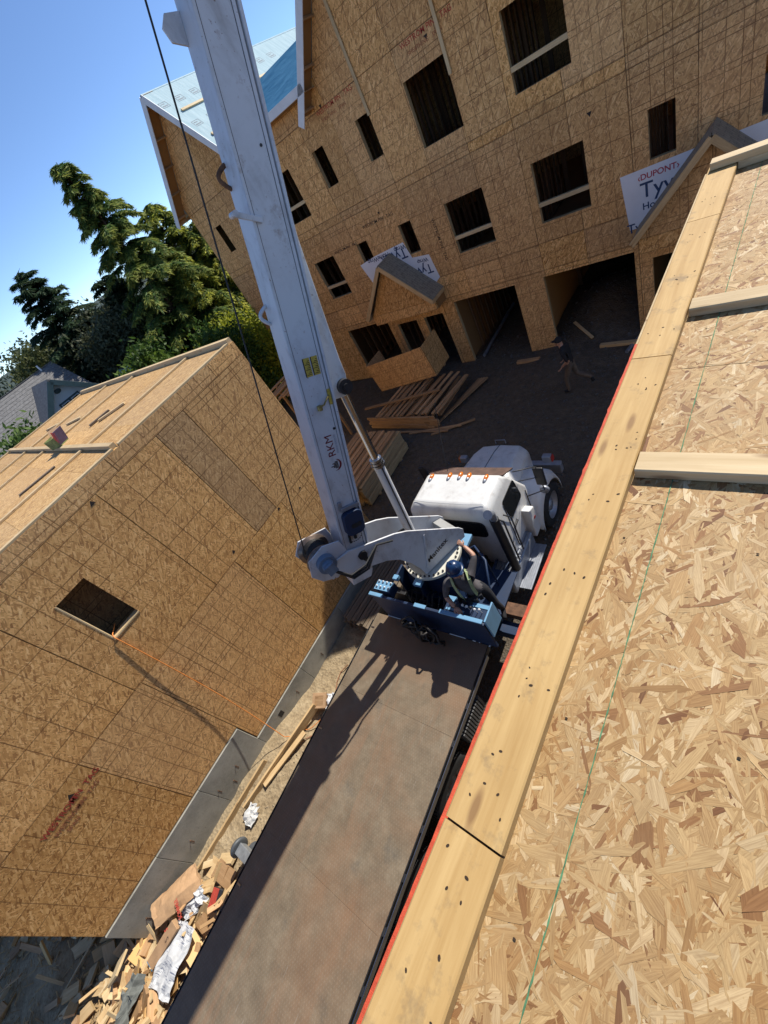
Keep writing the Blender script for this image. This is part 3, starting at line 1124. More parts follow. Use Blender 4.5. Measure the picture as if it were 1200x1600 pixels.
# extension cord: out of the window, down to the footing
pts = []
p0, p1 = Vector((XW + 0.02, -0.66, 4.40)), Vector((-7.02, -0.80, 0.16))
for i in range(25):
    t = i / 24
    p = p0.lerp(p1, t)
    p.x = XW + 0.025 + 0.45 * t ** 2.6 + 0.03 * math.sin(6 * t)
    p.z -= 0.10 * math.sin(math.pi * t)
    p.y += 0.05 * math.sin(3 * t)
    pts.append(p)
pts = [Vector((XW - 0.25, -0.5, 4.42)), Vector((XW - 0.05, -0.64, 4.42))] + pts
for i in range(1, 14):
    t = i / 13
    pts.append(Vector((-7.02 + 0.55 * t, -0.80 + 0.75 * t + 0.08 * math.sin(7 * t), gz(-7, -.5) + 0.13 - 0.02 * t)))
mb = MB()
mb.tube(pts, 0.0085, 7)
tag(mb.build('extension_cord', m_cord, fix=False), 'orange extension cord hanging from the left building window to the ground', 'cord')

# form boards along the footing
for i, (a, b, w, h, lab) in enumerate((((-6.98, -2.2, .14), (-6.72, 0.05, .12), 0.05, 0.22, 'light form board on edge beside the footing and cord'),
                                   ((-7.22, -3.4, .16), (-7.16, -1.35, .16), 0.045, 0.16, 'long form board lying tight against the tall footing step'),
                                   ((-6.86, -1.7, .14), (-6.62, -0.5, .13), 0.12, 0.04, 'flat form board lying outside the edge board'))):
    tag(board('form_board', a, b, w, h, None, m_pine), lab, 'board', 'form boards along the footing')

# ================================================================== BACK BUILDING
FY = 13.2
bb = empty('building', (-5.5, FY, 0), 0, 'tall OSB-sheathed townhouse row with dark window openings across the yard', 'building')
BO = Vector((-5.5, FY, 0))
BX0, BX1 = -18.5, 7.5
UC = (-9.93, -1.10)          # centres of the two house units in view


def B(*a):
    return Vector(a) - BO


big3 = [(-7.48, -6.25, 6.67, 8.08), (-4.87, -3.62, 6.67, 8.08), (-13.5, -12.33, 6.67, 8.08), (1.3, 2.5, 6.67, 8.08)]
big2 = [(-7.47, -6.23, 3.85, 5.27), (-4.86, -3.6, 3.85, 5.27), (-13.42, -12.33, 3.85, 5.27), (1.3, 2.5, 3.85, 5.27)]
sml = []
for c in UC:
    for s in (-1, 1):
        a, b = sorted((c + s * 0.70, c + s * 1.20))
        sml += [(a, b, 7.05, 8.04), (a, b, 4.34, 5.27)]
sml += [(-17.42, -17.02, 6.97, 7.95)]
gar = [(-8.29, -6.05, -0.3, 2.44), (-5.15, -2.75, -0.3, 2.44), (-13.63, -11.39, -0.3, 2.44), (0.5, 2.9, -0.3, 2.44)]
dr = [(-10.98, -10.05, 0.95, 2.17), (-9.70, -8.86, -0.3, 2.17), (-2.35, -1.55, -0.3, 2.17)]
holes = big3 + big2 + sml + gar + dr


def gable_top(x):
    """height of the facade at x"""
    z = 9.30
    for pk in (-16.15, -7.90, -5.50, 5.15):
        z = max(z, (12.2 if pk == -5.50 else 11.72) - 1.15 * abs(x - pk))
    return z


UX, UZ = Vector((1, 0, 0)), Vector((0, 0, 1))
seamsx = [BX0]
x = -17.28
while x < BX1 - 0.3:
    seamsx.append(x)
    x += 1.22
seamsx.append(BX1)
for a, b in zip(seamsx[:-1], seamsx[1:]):
    for (z0, z1) in ((0.05, 2.62), (2.62, 3.36), (3.36, 6.08), (6.08, 6.31), (6.31, 8.72)):
        sheet('osb_panel', (0, FY, 0), UX, UZ, a, b, z0, z1, holes, 0.012, m_osb_back, bb, BO, 0.004)
# gable-end sheathing above the upper floor, cut to the slopes
for a, b in zip(seamsx[:-1], seamsx[1:]):
    n = 8
    xs = [a + 0.004 + (b - a - 0.008) * i / n for i in range(n + 1)]
    mb = MB()
    for i in range(n):
        q = [(xs[i], 8.724), (xs[i + 1], 8.724), (xs[i + 1], gable_top(xs[i + 1])), (xs[i], gable_top(xs[i]))]
        mb.add([B(u, FY, v) for u, v in q], [(0, 1, 2, 3)], uv=[[(u - a, v - 8.72) for u, v in q]])
        mb.add([B(u, FY + 0.012, v) for u, v in q], [(3, 2, 1, 0)], uv=[[(u - a, v - 8.72) for u, v in reversed(q)]])
    mb.build('osb_panel', m_osb_back, bb, fix=False)

# window and door framing: jack studs, rails, sills
for (a, b, z0, z1) in big3[:3] + big2[:3]:
    if (a, z0) != (-7.48, 6.67):
        board('window_rail', (a - 0.05, FY + 0.065, z0 + 0.44), (b + 0.05, FY + 0.065, z0 + 0.44), 0.10, 0.10, bb, m_pine_light, (0, 0, 1), BO)
    board('window_sill', (a - 0.04, FY + 0.085, z0 - 0.02), (b + 0.04, FY + 0.085, z0 - 0.02), 0.14, 0.038, bb, m_pine, (0, 0, 1), BO)
for (a, b, z0, z1) in sml[:8] + dr:
    board('window_sill', (a - 0.04, FY + 0.085, z0 - 0.02), (b + 0.04, FY + 0.085, z0 - 0.02), 0.14, 0.038, bb, m_pine, (0, 0, 1), BO)
for (a, b, z0, z1) in big3[:3] + big2[:3] + sml[:8] + dr + gar[:3]:
    for x in (a - 0.025, b + 0.025):
        board('jack_stud', (x, FY + 0.085, z0), (x, FY + 0.085, z1), 0.14, 0.038, bb, m_pine, (1, 0, 0), BO)
    board('header', (a - 0.1, FY + 0.085, z1 + 0.08), (b + 0.1, FY + 0.085, z1 + 0.08), 0.14, 0.14, bb, m_pine, (0, 0, 1), BO)
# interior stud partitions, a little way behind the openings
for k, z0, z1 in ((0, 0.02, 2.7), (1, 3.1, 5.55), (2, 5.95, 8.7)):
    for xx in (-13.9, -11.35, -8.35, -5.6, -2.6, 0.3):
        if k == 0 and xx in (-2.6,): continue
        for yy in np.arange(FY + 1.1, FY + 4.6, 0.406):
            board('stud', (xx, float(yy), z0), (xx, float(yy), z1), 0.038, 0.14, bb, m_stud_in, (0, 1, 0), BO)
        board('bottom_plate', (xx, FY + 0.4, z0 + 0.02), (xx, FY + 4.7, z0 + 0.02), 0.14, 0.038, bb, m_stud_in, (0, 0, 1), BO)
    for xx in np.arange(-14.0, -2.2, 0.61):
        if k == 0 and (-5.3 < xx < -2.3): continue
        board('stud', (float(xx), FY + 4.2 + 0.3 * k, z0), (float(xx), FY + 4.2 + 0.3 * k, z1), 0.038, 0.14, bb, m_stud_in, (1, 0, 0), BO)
# shell: side walls, floors, back wall with openings to the far side, party-wall sheathing
mb = MB(); mb.bx(BX0 + 5.5, BX0 + 5.6, 0.013, 9.0, 0.0, 8.9)
mb.build('side_wall', m_osb_plain, bb)
mb = MB(); mb.bx(BX1 + 5.4, BX1 + 5.5, 0.013, 9.0, 0.0, 8.9)
mb.build('side_wall', m_osb_plain, bb)
for z0, z1 in ((2.72, 3.08), (5.58, 5.93), (8.74, 8.9)):
    mb = MB(); mb.bx(BX0 + 5.61, BX1 + 5.39, 0.16 if z0 < 8 else 0.03, 8.95, z0, z1)
    mb.build('floor', m_pine_red, bb)
bh = [(-1.7, -0.7, 3.15, 5.35), (-4.35, -4.31, 6.6, 8.4), (-4.0, -3.97, 6.6, 8.4)]
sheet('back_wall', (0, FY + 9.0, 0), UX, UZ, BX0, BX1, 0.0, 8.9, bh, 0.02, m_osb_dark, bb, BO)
for xx in (-14.6, -8.42, -5.55, -2.55):
    mb = MB(); mb.bx(xx + 5.5 - 0.006, xx + 5.5 + 0.006, 0.2, 8.9, 0.0, 2.7)
    mb.build('party_wall', m_osb_dark, bb)
# sheathing lines of the long 2x4 strips nailed over the wall
board('brace_strip', (-8.70, FY - 0.03, 10.6), (-8.70, FY - 0.03, 7.96), 0.085, 0.038, bb, m_pine_light, (0, 1, 0), BO)
board('brace_strip', (-6.21, FY - 0.03, 10.1), (-6.21, FY - 0.03, 7.68), 0.085, 0.038, bb, m_pine_light, (0, 1, 0), BO)

# ---- roofs
def mat_under(name, c1, c2):
    t = NT(name)
    v, r, tc = t.objvec()
    w = t.noise(t.mapping(v, (1.0, 6.0, 1.0)), 1.4, 5, 0.6, 0.6)
    t.base(t.ramp(w, [(0.3, c1), (0.7, c2)]))
    t.rough(0.85)
    t.b.inputs['Specular IOR Level'].default_value = 0.05
    t.bump(w, 0.3, 0.03)
    return t.mat


m_under = mat_under('pale_roof_underlayment', (0.36, 0.48, 0.51), (0.47, 0.58, 0.60))
m_underblue = mat_under('blue_roof_underlayment', (0.09, 0.27, 0.40), (0.17, 0.40, 0.54))
SL = 1.15
OV = 0.5                      # roof overhang in front of the wall
HW = 2.64
for gi, pk in enumerate((-16.15, -7.90, -5.50, 5.15)):
    zpk = 12.35 if gi == 2 else 11.86  # the taller gable is unseen, its peak shaped for the shadow it casts
    for s in (-1, 1):
        drop = 1.36 if (gi == 2 and s == -1) else HW
        e = pk + s * drop
        ze = zpk - SL * drop
        th = Vector((s * SL, 0, 1)).normalized() * 0.03
        mb = MB()
        a, b, c, d = B(pk, FY - OV, zpk), B(e, FY - OV, ze), B(e, FY + 9.0, ze), B(pk, FY + 9.0, zpk)
        mb.prism([a, b, c, d], -th * 2)
        rf = mb.build('roof_slope', m_under, bb)
        # fascia on the rake, soffit framing behind it
        board('fascia', (pk, FY - OV - 0.015, zpk - 0.10), (e + s * 0.08, FY - OV - 0.015, ze - 0.10 - 0.08 * SL), 0.03, 0.21, bb, m_white_pl, (0, 0, 1), BO)
        nrm = Vector((s * SL, 0, 1)).normalized()
        mb = MB()
        mb.prism([a - nrm * 0.063, b - nrm * 0.063, b + Vector((0, OV - 0.004, 0)) - nrm * 0.063, a + Vector((0, OV - 0.004, 0)) - nrm * 0.063], -nrm * 0.012)
        mb.build('soffit_sheet', m_osb_dark, bb)
        for k in range(5):
            t = 0.08 + 0.22 * k
            P = Vector((pk + s * drop * t, 0, zpk - SL * drop * t)) - nrm * 0.13
            board('lookout', (P.x, FY - OV + 0.01, P.z), (P.x, FY - 0.005, P.z), 0.038, 0.09, bb, m_pine_red, (nrm.x, 0, nrm.z), BO)
        if gi == 0:
            # eave board closing the left corner, cleats and printed marks on the visible slope
            if s == 1:
                for (t, y0, y1) in ((0.30, 13.2, 15.4), (0.62, 13.05, 15.0), (0.35, 15.9, 18.2)):
                    P = Vector((pk + s * drop * t, 0, zpk - SL * drop * t)) + nrm * 0.03
                    board('roof_cleat', (P.x, y0, P.z), (P.x, y1, P.z), 0.09, 0.038, bb, m_pine_light, (nrm.x, 0, nrm.z), BO)
                mb = MB()
                dn = Vector((s, 0, -SL)).normalized()
                rr = random.Random(4)
                for k in range(9):
                    for j in range(3):
                        y = 12.95 + 0.75 * k + 0.2 * j
                        t = 0.18 + 0.28 * j
                        P = Vector((pk + s * drop * t, y, zpk - SL * drop * t)) + nrm * 0.004 - BO
                        yy = Vector((0, 1, 0))
                        for (u0_, u1_, v0_, v1_) in ((-.17, .17, .11, .125), (-.17, .17, -.125, -.11), (-.17, -.155, -.11, .11), (.155, .17, -.11, .11),
                                                     (-.12, .12, .03, .07), (-.12, .06, -.06, -.03)):
                            mb.add([P + yy * u0_ + dn * v0_, P + yy * u1_ + dn * v0_, P + yy * u1_ + dn * v1_, P + yy * u0_ + dn * v1_], [(0, 1, 2, 3)])
                mb.build('printed_mark', simple('grey_print', (0.16, 0.20, 0.24), 0.7), rf, fix=True)
# wall return under the left gable's overhang
board('eave_board', (-18.80, FY - OV, 8.74), (-18.80, FY + 7.0, 8.74), 0.05, 0.16, bb, m_pine_red, (0, 0, 1), BO)
# main roof between the gables, its blue membrane and gutter board
for (a, b) in ((-14.2, -10.0), (-5.9, -5.1), (-0.8, 3.0)):
    mb = MB()
    mb.prism([B(a, FY - OV, 9.36), B(b, FY - OV, 9.36), B(b, FY + 0.38, 9.36 + 0.80), B(a, FY + 0.38, 9.36 + 0.80)], (0, 0, -0.05))
    mb.build('roof_slope', m_underblue, bb)
    board('fascia', (a + 0.4, FY - OV - 0.015, 9.27), (b, FY - OV - 0.015, 9.27), 0.03, 0.20, bb, m_white_pl, (0, 0, 1), BO)
    mb = MB(); mb.bx(a + 5.5, b + 5.5, -OV + 0.01, -0.003, 9.16, 9.18)
    mb.build('soffit', m_pine_red, bb)
mb = MB()
mb.prism([B(BX0, FY + 0.36, 10.14), B(BX1, FY + 0.36, 10.14), B(BX1, FY + 9, 9.0), B(BX0, FY + 9, 9.0)], (0, 0, -0.05))
mb.build('roof_slope', m_under, bb)

# ---- porch gables on the ground floor
def mat_sheath_grey():
    t = NT('weathered_roof_sheathing')
    v, r, tc = t.objvec()
    c = t.ramp(t.noise(v, 7, 6, 0.7), [(0.3, (0.20, 0.165, 0.12)), (0.7, (0.33, 0.28, 0.205))])
    br = t.n('TexBrick')
    t.l(t.mapping(v, (1, 1, 1)), br.inputs['Vector'])
    br.inputs['Scale'].default_value = 2.4
    br.inputs['Mortar Size'].default_value = 0.012
    br.inputs['Color1'].default_value = br.inputs['Color2'].default_value = (0, 0, 0, 1)
    br.inputs['Mortar'].default_value = (1, 1, 1, 1)
    t.base(t.mix(t.math('MULTIPLY', br.outputs['Color'], 0.6), c, (0.06, 0.05, 0.04)))
    t.rough(0.9)
    return t.mat


m_pgrey = mat_sheath_grey()
for c in UC:
    pf = 12.28
    zp, ze, hw = 4.64, 3.06, 1.50
    for s in (-1, 1):
        nrm = Vector((s * (zp - ze) / hw, 0, 1)).normalized()
        mb = MB()
        mb.prism([B(c, pf, zp), B(c + s * hw, pf, ze), B(c + s * hw, FY - 0.003, ze), B(c, FY - 0.003, zp)], -nrm * 0.02)
        mb.build('porch_roof', m_pgrey, bb)
        board('porch_fascia', (c, pf - 0.02, zp - 0.075), (c + s * hw, pf - 0.02, ze - 0.075), 0.038, 0.135, bb, m_pine, (0, 0, 1), BO)
        board('porch_eave', (c + s * (hw - 0.02), pf + .01, ze - 0.07), (c + s * (hw - 0.02), FY - 0.003, ze - 0.07), 0.038, 0.12, bb, m_pine, (0, 0, 1), BO)
    # sheathed gable face and the beam under it
    q = [(c - hw + 0.12, 2.98), (c + hw - 0.12, 2.98), (c, zp - 0.10)]
    mb = MB()
    mb.add([B(u, pf + 0.22, v) for u, v in q], [(0, 1, 2)], uv=[[(u - c, v) for u, v in q]])
    mb.add([B(u, pf + 0.235, v) for u, v in q], [(2, 1, 0)], uv=[[(u - c, v) for u, v in reversed(q)]])
    mb.build('porch_face', m_osb_back, bb, fix=False)
    sheet('porch_beam', (0, pf + 0.22, 0), UX, UZ, c - hw + 0.1, c + hw - 0.1, 2.62, 2.975, [], 0.10, m_osb_back, bb, BO)
    for s in (-1, 1):
        mb = MB(); mb.bx(c + s * (hw - 0.12) - 0.05 + 5.5, c + s * (hw - 0.12) + 0.05 + 5.5, pf + 0.33 - FY, -0.003, 2.63, 2.97)
        mb.build('porch_side', m_osb_plain, bb)

# ---- house wrap pieces with print
def wrap(poly, texts):
    mb = MB()
    n = len(poly)
    mb.add([B(u, FY - 0.007, v) for u, v in poly], [tuple(range(n))])
    o = mb.build('house_wrap', m_wrap, bb, fix=False)
    for (s, sz, u, v, mt, flip) in texts:
        X, Y = ((1, 0, 0), (0, 0, 1)) if not flip else ((-1, 0, 0), (0, 0, -1))
        text('print', s, sz, frame(B(u, FY - 0.0105, v), X, Y), mt, o, Vector((0, 0, 0)), 0.0004, 0.003)
    return o


m_dupred = simple('red_print_ink', (0.42, 0.05, 0.08), 0.7, 0, 0.1, 30)
wrap([(-2.92, 4.23), (-2.80, 2.99), (-0.2, 2.99), (-0.2, 4.26)],
     [('‹DUPONT›', 0.17, -2.56, 4.01, m_dupred, False), ('Tyvek', 0.46, -2.53, 3.63, m_navyink, False),
      ('HomeWrap', 0.21, -2.50, 3.37, m_navyink, False), ('Tyvek', 0.30, -2.86, 2.92, m_navyink, False)])
wrap([(0.05, 4.45), (0.05, 3.2), (1.2, 3.2), (1.2, 4.45)], [('Tyvek', 0.46, 0.12, 3.95, m_navyink, False)])
wrap([(-11.35, 4.62), (-10.56, 4.72), (-9.28, 4.78), (-9.16, 4.24), (-8.52, 4.16), (-8.43, 3.38), (-8.62, 3.26), (-11.0, 3.3)],
     [('HomeWrap', 0.2, -9.98, 4.68, m_navyink, True), ('Tyvek', 0.46, -9.28, 4.62, m_navyink, True), ('Wrap', 0.2, -9.25, 4.72, m_navyink, True),
      ('Tyvek', 0.42, -8.56, 3.88, m_navyink, True), ('Wrap', 0.18, -8.62, 4.10, m_navyink, True)])
# stamps on the sheathing
STY = FY - 0.004
for (s, sz, x, z, mt, rot) in (('WESTROM PIN TAG', 0.15, -10.35, 8.62, m_redink, 0), ('WESTROM  PIN TAG', 0.15, -7.25, 8.60, m_redink, 0),
                               ('SHEATHING SPAN', 0.11, -10.25, 8.45, m_redmist, 0), ('SHEATHING SPAN', 0.11, -7.1, 8.43, m_redmist, 0),
                               ('WESTROM PIN TAG', 0.14, -10.55, 5.60, m_blackink, 0), ('WESTROM PIN TAG', 0.12, -12.2, 5.28, m_blackink, 0),
                               ('WESTROM PIN TAG', 0.13, -8.02, 5.05, m_blackink, 1)):
    X, Y = ((1, 0, 0), (0, 0, 1)) if not rot else ((0, 0, -1), (1, 0, 0))
    q = 0.0
    for wd in s.split():
        text('stamp_word', wd, sz, frame(B(x, STY, z) + Vector(X) * q, X, Y), mt, bb, Vector((0, 0, 0)), 0.0004, 0.001)
        q += sz * (0.66 * len(wd) + 0.5)
for (x, z, q) in ((-10.1, 8.80, .05), (-6.55, 8.55, .055), (-9.7, 5.85, .05), (-3.4, 5.72, .055), (-12.6, 8.3, .045)):
    mb = MB()
    mb.add([B(x - q, STY, z), B(x + q, STY, z), B(x, STY, z - q * 1.7)], [(0, 1, 2)])
    mb.build('nail_plate_mark', m_blackink, bb, fix=False)
# debris pieces by the garages
tag(board('plank', (-3.75, 12.75, 0.14), (-2.2, 12.6, 0.14), 0.14, 0.09, None, m_pine), 'single plank lying across the mouth of the right garage', 'plank')
tag(board('plank', (-4.75, 13.9, 0.45), (-4.05, 13.15, 0.22), 0.09, 0.04, None, m_pine), 'short plank half buried in the dirt heap in the right garage', 'plank')
tag(board('plank', (-6.35, 12.55, 0.12), (-5.55, 12.5, 0.15), 0.14, 0.09, None, m_pine_red), 'short reddish plank at the foot of the pier between the garages', 'plank')
mb = MB(); mb.cyl((-7.97, 13.4, 0.10), (-7.98, 16.9, 0.22), 0.06, n=12)
tag(mb.build('drain_pipe', m_alu), 'long grey drain pipe reaching into the middle garage', 'pipe')
mb = MB(); mb.cyl((-2.95, 12.3, 0.08), (-2.75, 12.95, 0.10), 0.055, n=12)
tag(mb.build('drain_pipe', m_alu), 'short grey pipe stub beside the right garage', 'pipe')

# ================================================================== CRANE TRUCK
tr = empty('crane_truck', (-4.21, 0, 0), math.radians(1.5), 'white and blue flatbed crane truck parked with its boom raised', 'crane truck')


def rpoly(c, ux, uy, w, h, r, n=5):
    c, ux, uy = Vector(c), Vector(ux).normalized(), Vector(uy).normalized()
    out = []
    for (sx, sy, a0) in ((1, 1, 0), (-1, 1, 90), (-1, -1, 180), (1, -1, 270)):
        for k in range(n + 1):
            a = math.radians(a0 + 90 * k / n)
            out.append(c + ux * (sx * (w / 2 - r) + r * math.cos(a)) + uy * (sy * (h / 2 - r) + r * math.sin(a)))
    return out


# ---- flat bed
BZ = 1.25
mb = MB(); mb.bx(-1.23, 1.23, -9.0, 2.16, BZ - 0.05, BZ)
bed = mb.build('flat_bed', m_bed, tr)
for s in (-1, 1):
    mb = MB()
    mb.bx(s * 1.231, s * 1.243, -9.0, 2.16, BZ - 0.13, BZ - 0.003)
    mb.build('side_channel', m_blackmetal, tr, 0.004)
    mb = MB(); mb.bx(s * 1.268, s * 1.280, -9.0, 2.0, BZ - 0.11, BZ - 0.01)
    mb.build('rub_rail', m_steel if s > 0 else m_blackmetal, tr, 0.003)
    for k in range(19):
        y = 1.7 - 0.58 * k
        mb = MB(); mb.bx(s * 1.244, s * 1.267, y - 0.045, y + 0.045, BZ - 0.12, BZ - 0.006)
        mb.build('stake_pocket', m_blackmetal, tr)
# weld seams across the bed
for y in (0.62, -1.85, -4.3):
    mb = MB(); mb.bx(-1.2, 1.2, y - 0.004, y + 0.004, BZ, BZ + 0.003)
    mb.build('weld_seam', m_bed, bed)
mb = MB()
for y in (1.85, -0.2, -2.6, -5.0):
    mb.bx(-1.21, -1.13, y - 0.012, y + 0.012, BZ, BZ + 0.015)
mb.build('tie_down', m_steel, bed)
mb = MB()
for s in (-1, 1):
    mb.bx(s * 0.38, s * 0.46, -9.0, 6.7, 0.78, 1.05)
for y in np.arange(-8.5, 2, 0.9):
    mb.bx(-1.2, 1.2, float(y), float(y) + 0.07, 1.06, 1.195)
mb.build('chassis_frame', m_blackmetal, tr)


def wheel(x, y, r, w, side, dual=False, hubmat=None):
    mb = MB()
    pr = [(-w / 2, r * 0.62), (-w / 2, r * 0.86), (-w * 0.44, r * 0.955), (-w * 0.34, r * 0.99), (w * 0.34, r * 0.99), (w * 0.44, r * 0.955), (w / 2, r * 0.86), (w / 2, r * 0.62)]
    mb.lathe((x, y, r), (1, 0, 0), pr, 40)
    for k in range(44):          # tread blocks
        a = 2 * math.pi * k / 44
        for t in (-0.24, 0.0, 0.24):
            c = Vector((x + t * w, y + math.cos(a) * r, r + math.sin(a) * r))
            R = Matrix.Rotation(a - math.pi / 2, 3, 'X')
            mb.box(c, (w * 0.2, r * 0.09, r * 0.035), R)
    ty = mb.build('tyre', m_black, tr)
    mb = MB()
    o_ = side * w * 0.42
    mb.lathe((x, y, r), (side, 0, 0), [(w * 0.45, r * 0.63), (w * 0.40, r * 0.60), (w * 0.05, r * 0.54), (w * 0.02, r * 0.3), (w * 0.34, r * 0.24), (w * 0.36, 0.001)], 30)
    for k in range(10):
        a = 2 * math.pi * k / 10
        mb.cyl((x + side * w * 0.02, y + math.cos(a) * r * .4, r + math.sin(a) * r * .4), (x + side * w * 0.12, y + math.cos(a) * r * .4, r + math.sin(a) * r * .4), 0.016, n=6)
    mb.build('rim', hubmat or m_alu, ty)


for y in (0.05, -1.32):
    for s in (-1, 1):
        wheel(s * 1.11, y, 0.52, 0.26, s)
        wheel(s * 0.79, y, 0.50, 0.26, s)
for s in (-1, 1):
    wheel(s * 1.06, 5.95, 0.51, 0.28, s)
# ribbed tank under the bed edge
mb = MB()
for k in range(12):
    mb.box((1.16, 0.75 + 0.055 * k, 0.78), (0.22, 0.03, 0.42))
mb.bx(1.06, 1.24, 0.72, 1.40, 0.6, 0.96)
mb.build('ribbed_guard', m_grey_wood if False else simple('dull_grey_steel', (0.16, 0.16, 0.16), 0.6, 0.3), tr)
# outriggers
mb = MB(); mb.bx(-2.15, -0.6, -2.62, -2.44, 0.42, 0.58); mb.bx(-1.45, -1.28, -2.60, -2.46, 0.58, 0.9)
og = mb.build('outrigger_arm', simple('grey_outrigger', (0.22, 0.235, 0.25), 0.5, 0.2, 0.3, 8), tr, 0.01)
mb = MB(); mb.lathe((-2.2, -2.53, 0.5), (1, 0, 0), [(-0.03, 0.001), (-0.03, 0.15), (0.0, 0.17), (0.03, 0.17), (0.05, 0.14), (0.05, 0.001)], 28)
mb.cyl((-2.12, -2.53, 0.16), (-2.12, -2.53, 0.5), 0.045); mb.cyl((-2.12, -2.53, 0.10), (-2.12, -2.53, 0.16), 0.16, n=20)
mb.build('outrigger_foot', simple('dark_grey_foot', (0.10, 0.11, 0.12), 0.55, 0.2, 0.3, 8), og)
mb = MB(); mb.bx(-1.15, 1.6, 2.62, 2.86, 0.62, 0.84)
mb.build('outrigger_beam', m_blue, tr, 0.012)
mb = MB(); mb.bx(0.55, 1.62, 2.92, 3.16, 0.86, 1.0)
mb.build('wooden_cribbing', m_rust, tr, 0.006)

# ---- operator platform and console
mb = MB(); mb.bx(-1.1, 1.2, 2.2, 3.75, 1.04, 1.08)
for x in (-0.9, -0.45, 0.45, 0.7, 0.95):
    mb.bx(x - 0.02, x + 0.02, 3.3, 4.0, 1.0, 1.06)
mb.build('platform', m_blue, tr, 0.004)
con = MB()
con.prism([(-0.93, 2.17, BZ + .01), (1.42, 2.17, BZ + .01), (1.42, 2.17, 2.02), (1.30, 2.17, 2.08), (-0.93, 2.17, 2.08)], (0, 0.05, 0))
con = con.build('console_panel', m_blue, tr, 0.008)
mb = MB(); mb.bx(-0.95, -0.62, 2.16, 2.235, 2.082, 2.11); mb.bx(0.1, 0.34, 2.16, 2.235, 2.082, 2.105); mb.bx(0.62, 1.40, 2.16, 2.235, 2.082, 2.11)
mb.build('panel_rim', m_lightblue, con, 0.008)
mb = MB(); mb.bx(0.62, 1.42, 2.24, 2.56, 1.72, 2.00)
cb = mb.build('control_box', m_blue, tr, 0.015)
mb = MB(); mb.bx(1.425, 1.455, 2.2, 2.56, 1.6, 2.12)
mb.build('control_box_end', m_lightblue, cb, 0.008)
rr = random.Random(2)
for k in range(9):
    x, y = 0.70 + 0.075 * k, 2.36 + 0.05 * rr.random()
    mb = MB(); mb.cyl((x, y, 2.0), (x + 0.01, y - 0.03, 2.14), 0.006, n=6); mb.ell((x + 0.01, y - 0.03, 2.16), (0.024, 0.024, 0.026), n=10, m=6)
    mb.build('control_lever', m_paper if k % 3 else m_blackmetal, cb)
mb = MB(); mb.bx(0.66, 1.0, 2.30, 2.34, 2.003, 2.012); mb.bx(1.05, 1.38, 2.46, 2.53, 2.003, 2.012); mb.bx(0.63, 0.78, 2.45, 2.55, 2.003, 2.03)
mb.build('control_labels', m_lightblue, cb)
mb = MB(); mb.bx(-0.95, -0.55, 2.30, 2.54, 1.85, 2.05)
cl = mb.build('control_box', m_blue, tr, 0.01)
mb = MB(); mb.bx(-0.93, -0.57, 2.32, 2.52, 2.053, 2.065)
mb.build('control_plate', m_lightblue, cl)
for k in range(8):
    mb = MB(); x, y = -0.90 + 0.095 * (k % 4), 2.36 + 0.11 * (k // 4)
    mb.cyl((x, y, 2.06), (x + 0.03, y + 0.03, 2.10), 0.016, n=7)
    mb.build('control_lever', m_paper, cl)
mb = MB()
for i in range(5):
    mb.tube([(-0.4 + .2 * i, 2.3, 1.7), (-0.38 + .2 * i, 2.5, 1.35 + .1 * (i % 2)), (-0.2 + .1 * i, 2.8, 1.2), (0, 3.0, 1.3)], 0.02, 6)
mb.build('hydraulic_hoses', m_black, tr, fix=False)
# curved railing at the operator's side and a chain heap hung on the console
mb = MB()
mb.tube([(0.55, 3.5, 1.1), (0.55, 3.5, 2.0), (0.75, 3.55, 2.12), (1.05, 3.3, 2.10), (1.22, 2.9, 1.95), (1.25, 2.75, 1.5), (1.25, 2.72, 1.1)], 0.022, 8)
mb.tube([(0.95, 3.42, 1.1), (0.95, 3.42, 2.10)], 0.016, 6)
mb.build('hand_rail', m_blue, tr, fix=False)
for k in range(9):
    a = rr.uniform(0, 6.28)
    R_ = rr.uniform(0.10, 0.24)
    c = Vector((0.12 + rr.uniform(-.22, .25), 2.02 - 0.10 * rr.random(), 1.62 + rr.uniform(-.12, .2)))
    pts = []
    for i in range(19):
        t = 2 * math.pi * i / 18
        pts.append(c + Vector((R_ * math.cos(t), -0.05 * math.sin(2 * t + a) - 0.08 * rr.random(), R_ * 1.25 * math.sin(t) - 0.1)))
    mb = MB(); mb.tube(pts, 0.017 + 0.010 * rr.random(), 6)
    mb.build('chain_sling', m_rope, tr, fix=False)

# clutter round the pedestal: valve bank, hoses, tool box, wood blocks
mb = MB()
for k in range(6):
    mb.bx(-0.50 + 0.09 * k, -0.43 + 0.09 * k, 2.42, 2.62, 1.10, 1.42)
    mb.cyl((-0.465 + 0.09 * k, 2.5, 1.42), (-0.465 + 0.09 * k, 2.48, 1.56), 0.012, n=6)
mb.build('valve_bank', m_blackmetal, tr, 0.008)
for k in range(8):
    x = -0.55 + 0.12 * k
    mb = MB(); mb.tube([(x, 2.45, 1.40), (x + 0.05, 2.62, 1.62 + .04 * (k % 3)), (x * 0.6, 2.85, 1.50), (x * 0.5, 3.0, 1.30), (x * 0.7, 3.6, 1.15)], 0.016, 7)
    mb.build('hydraulic_hose', m_black, tr, fix=False)
mb = MB(); mb.bx(-1.08, -0.70, 2.62, 3.45, 1.085, 1.40)
mb.build('tool_box', m_blackmetal, tr, 0.015)
for k in range(3):
    mb = MB(); mb.bx(-1.05 + .12 * k, -0.95 + .12 * k, 2.7 + .03 * k, 3.25, 1.402, 1.48)
    mb.build('wood_block', m_grey_wood, tr, 0.004)
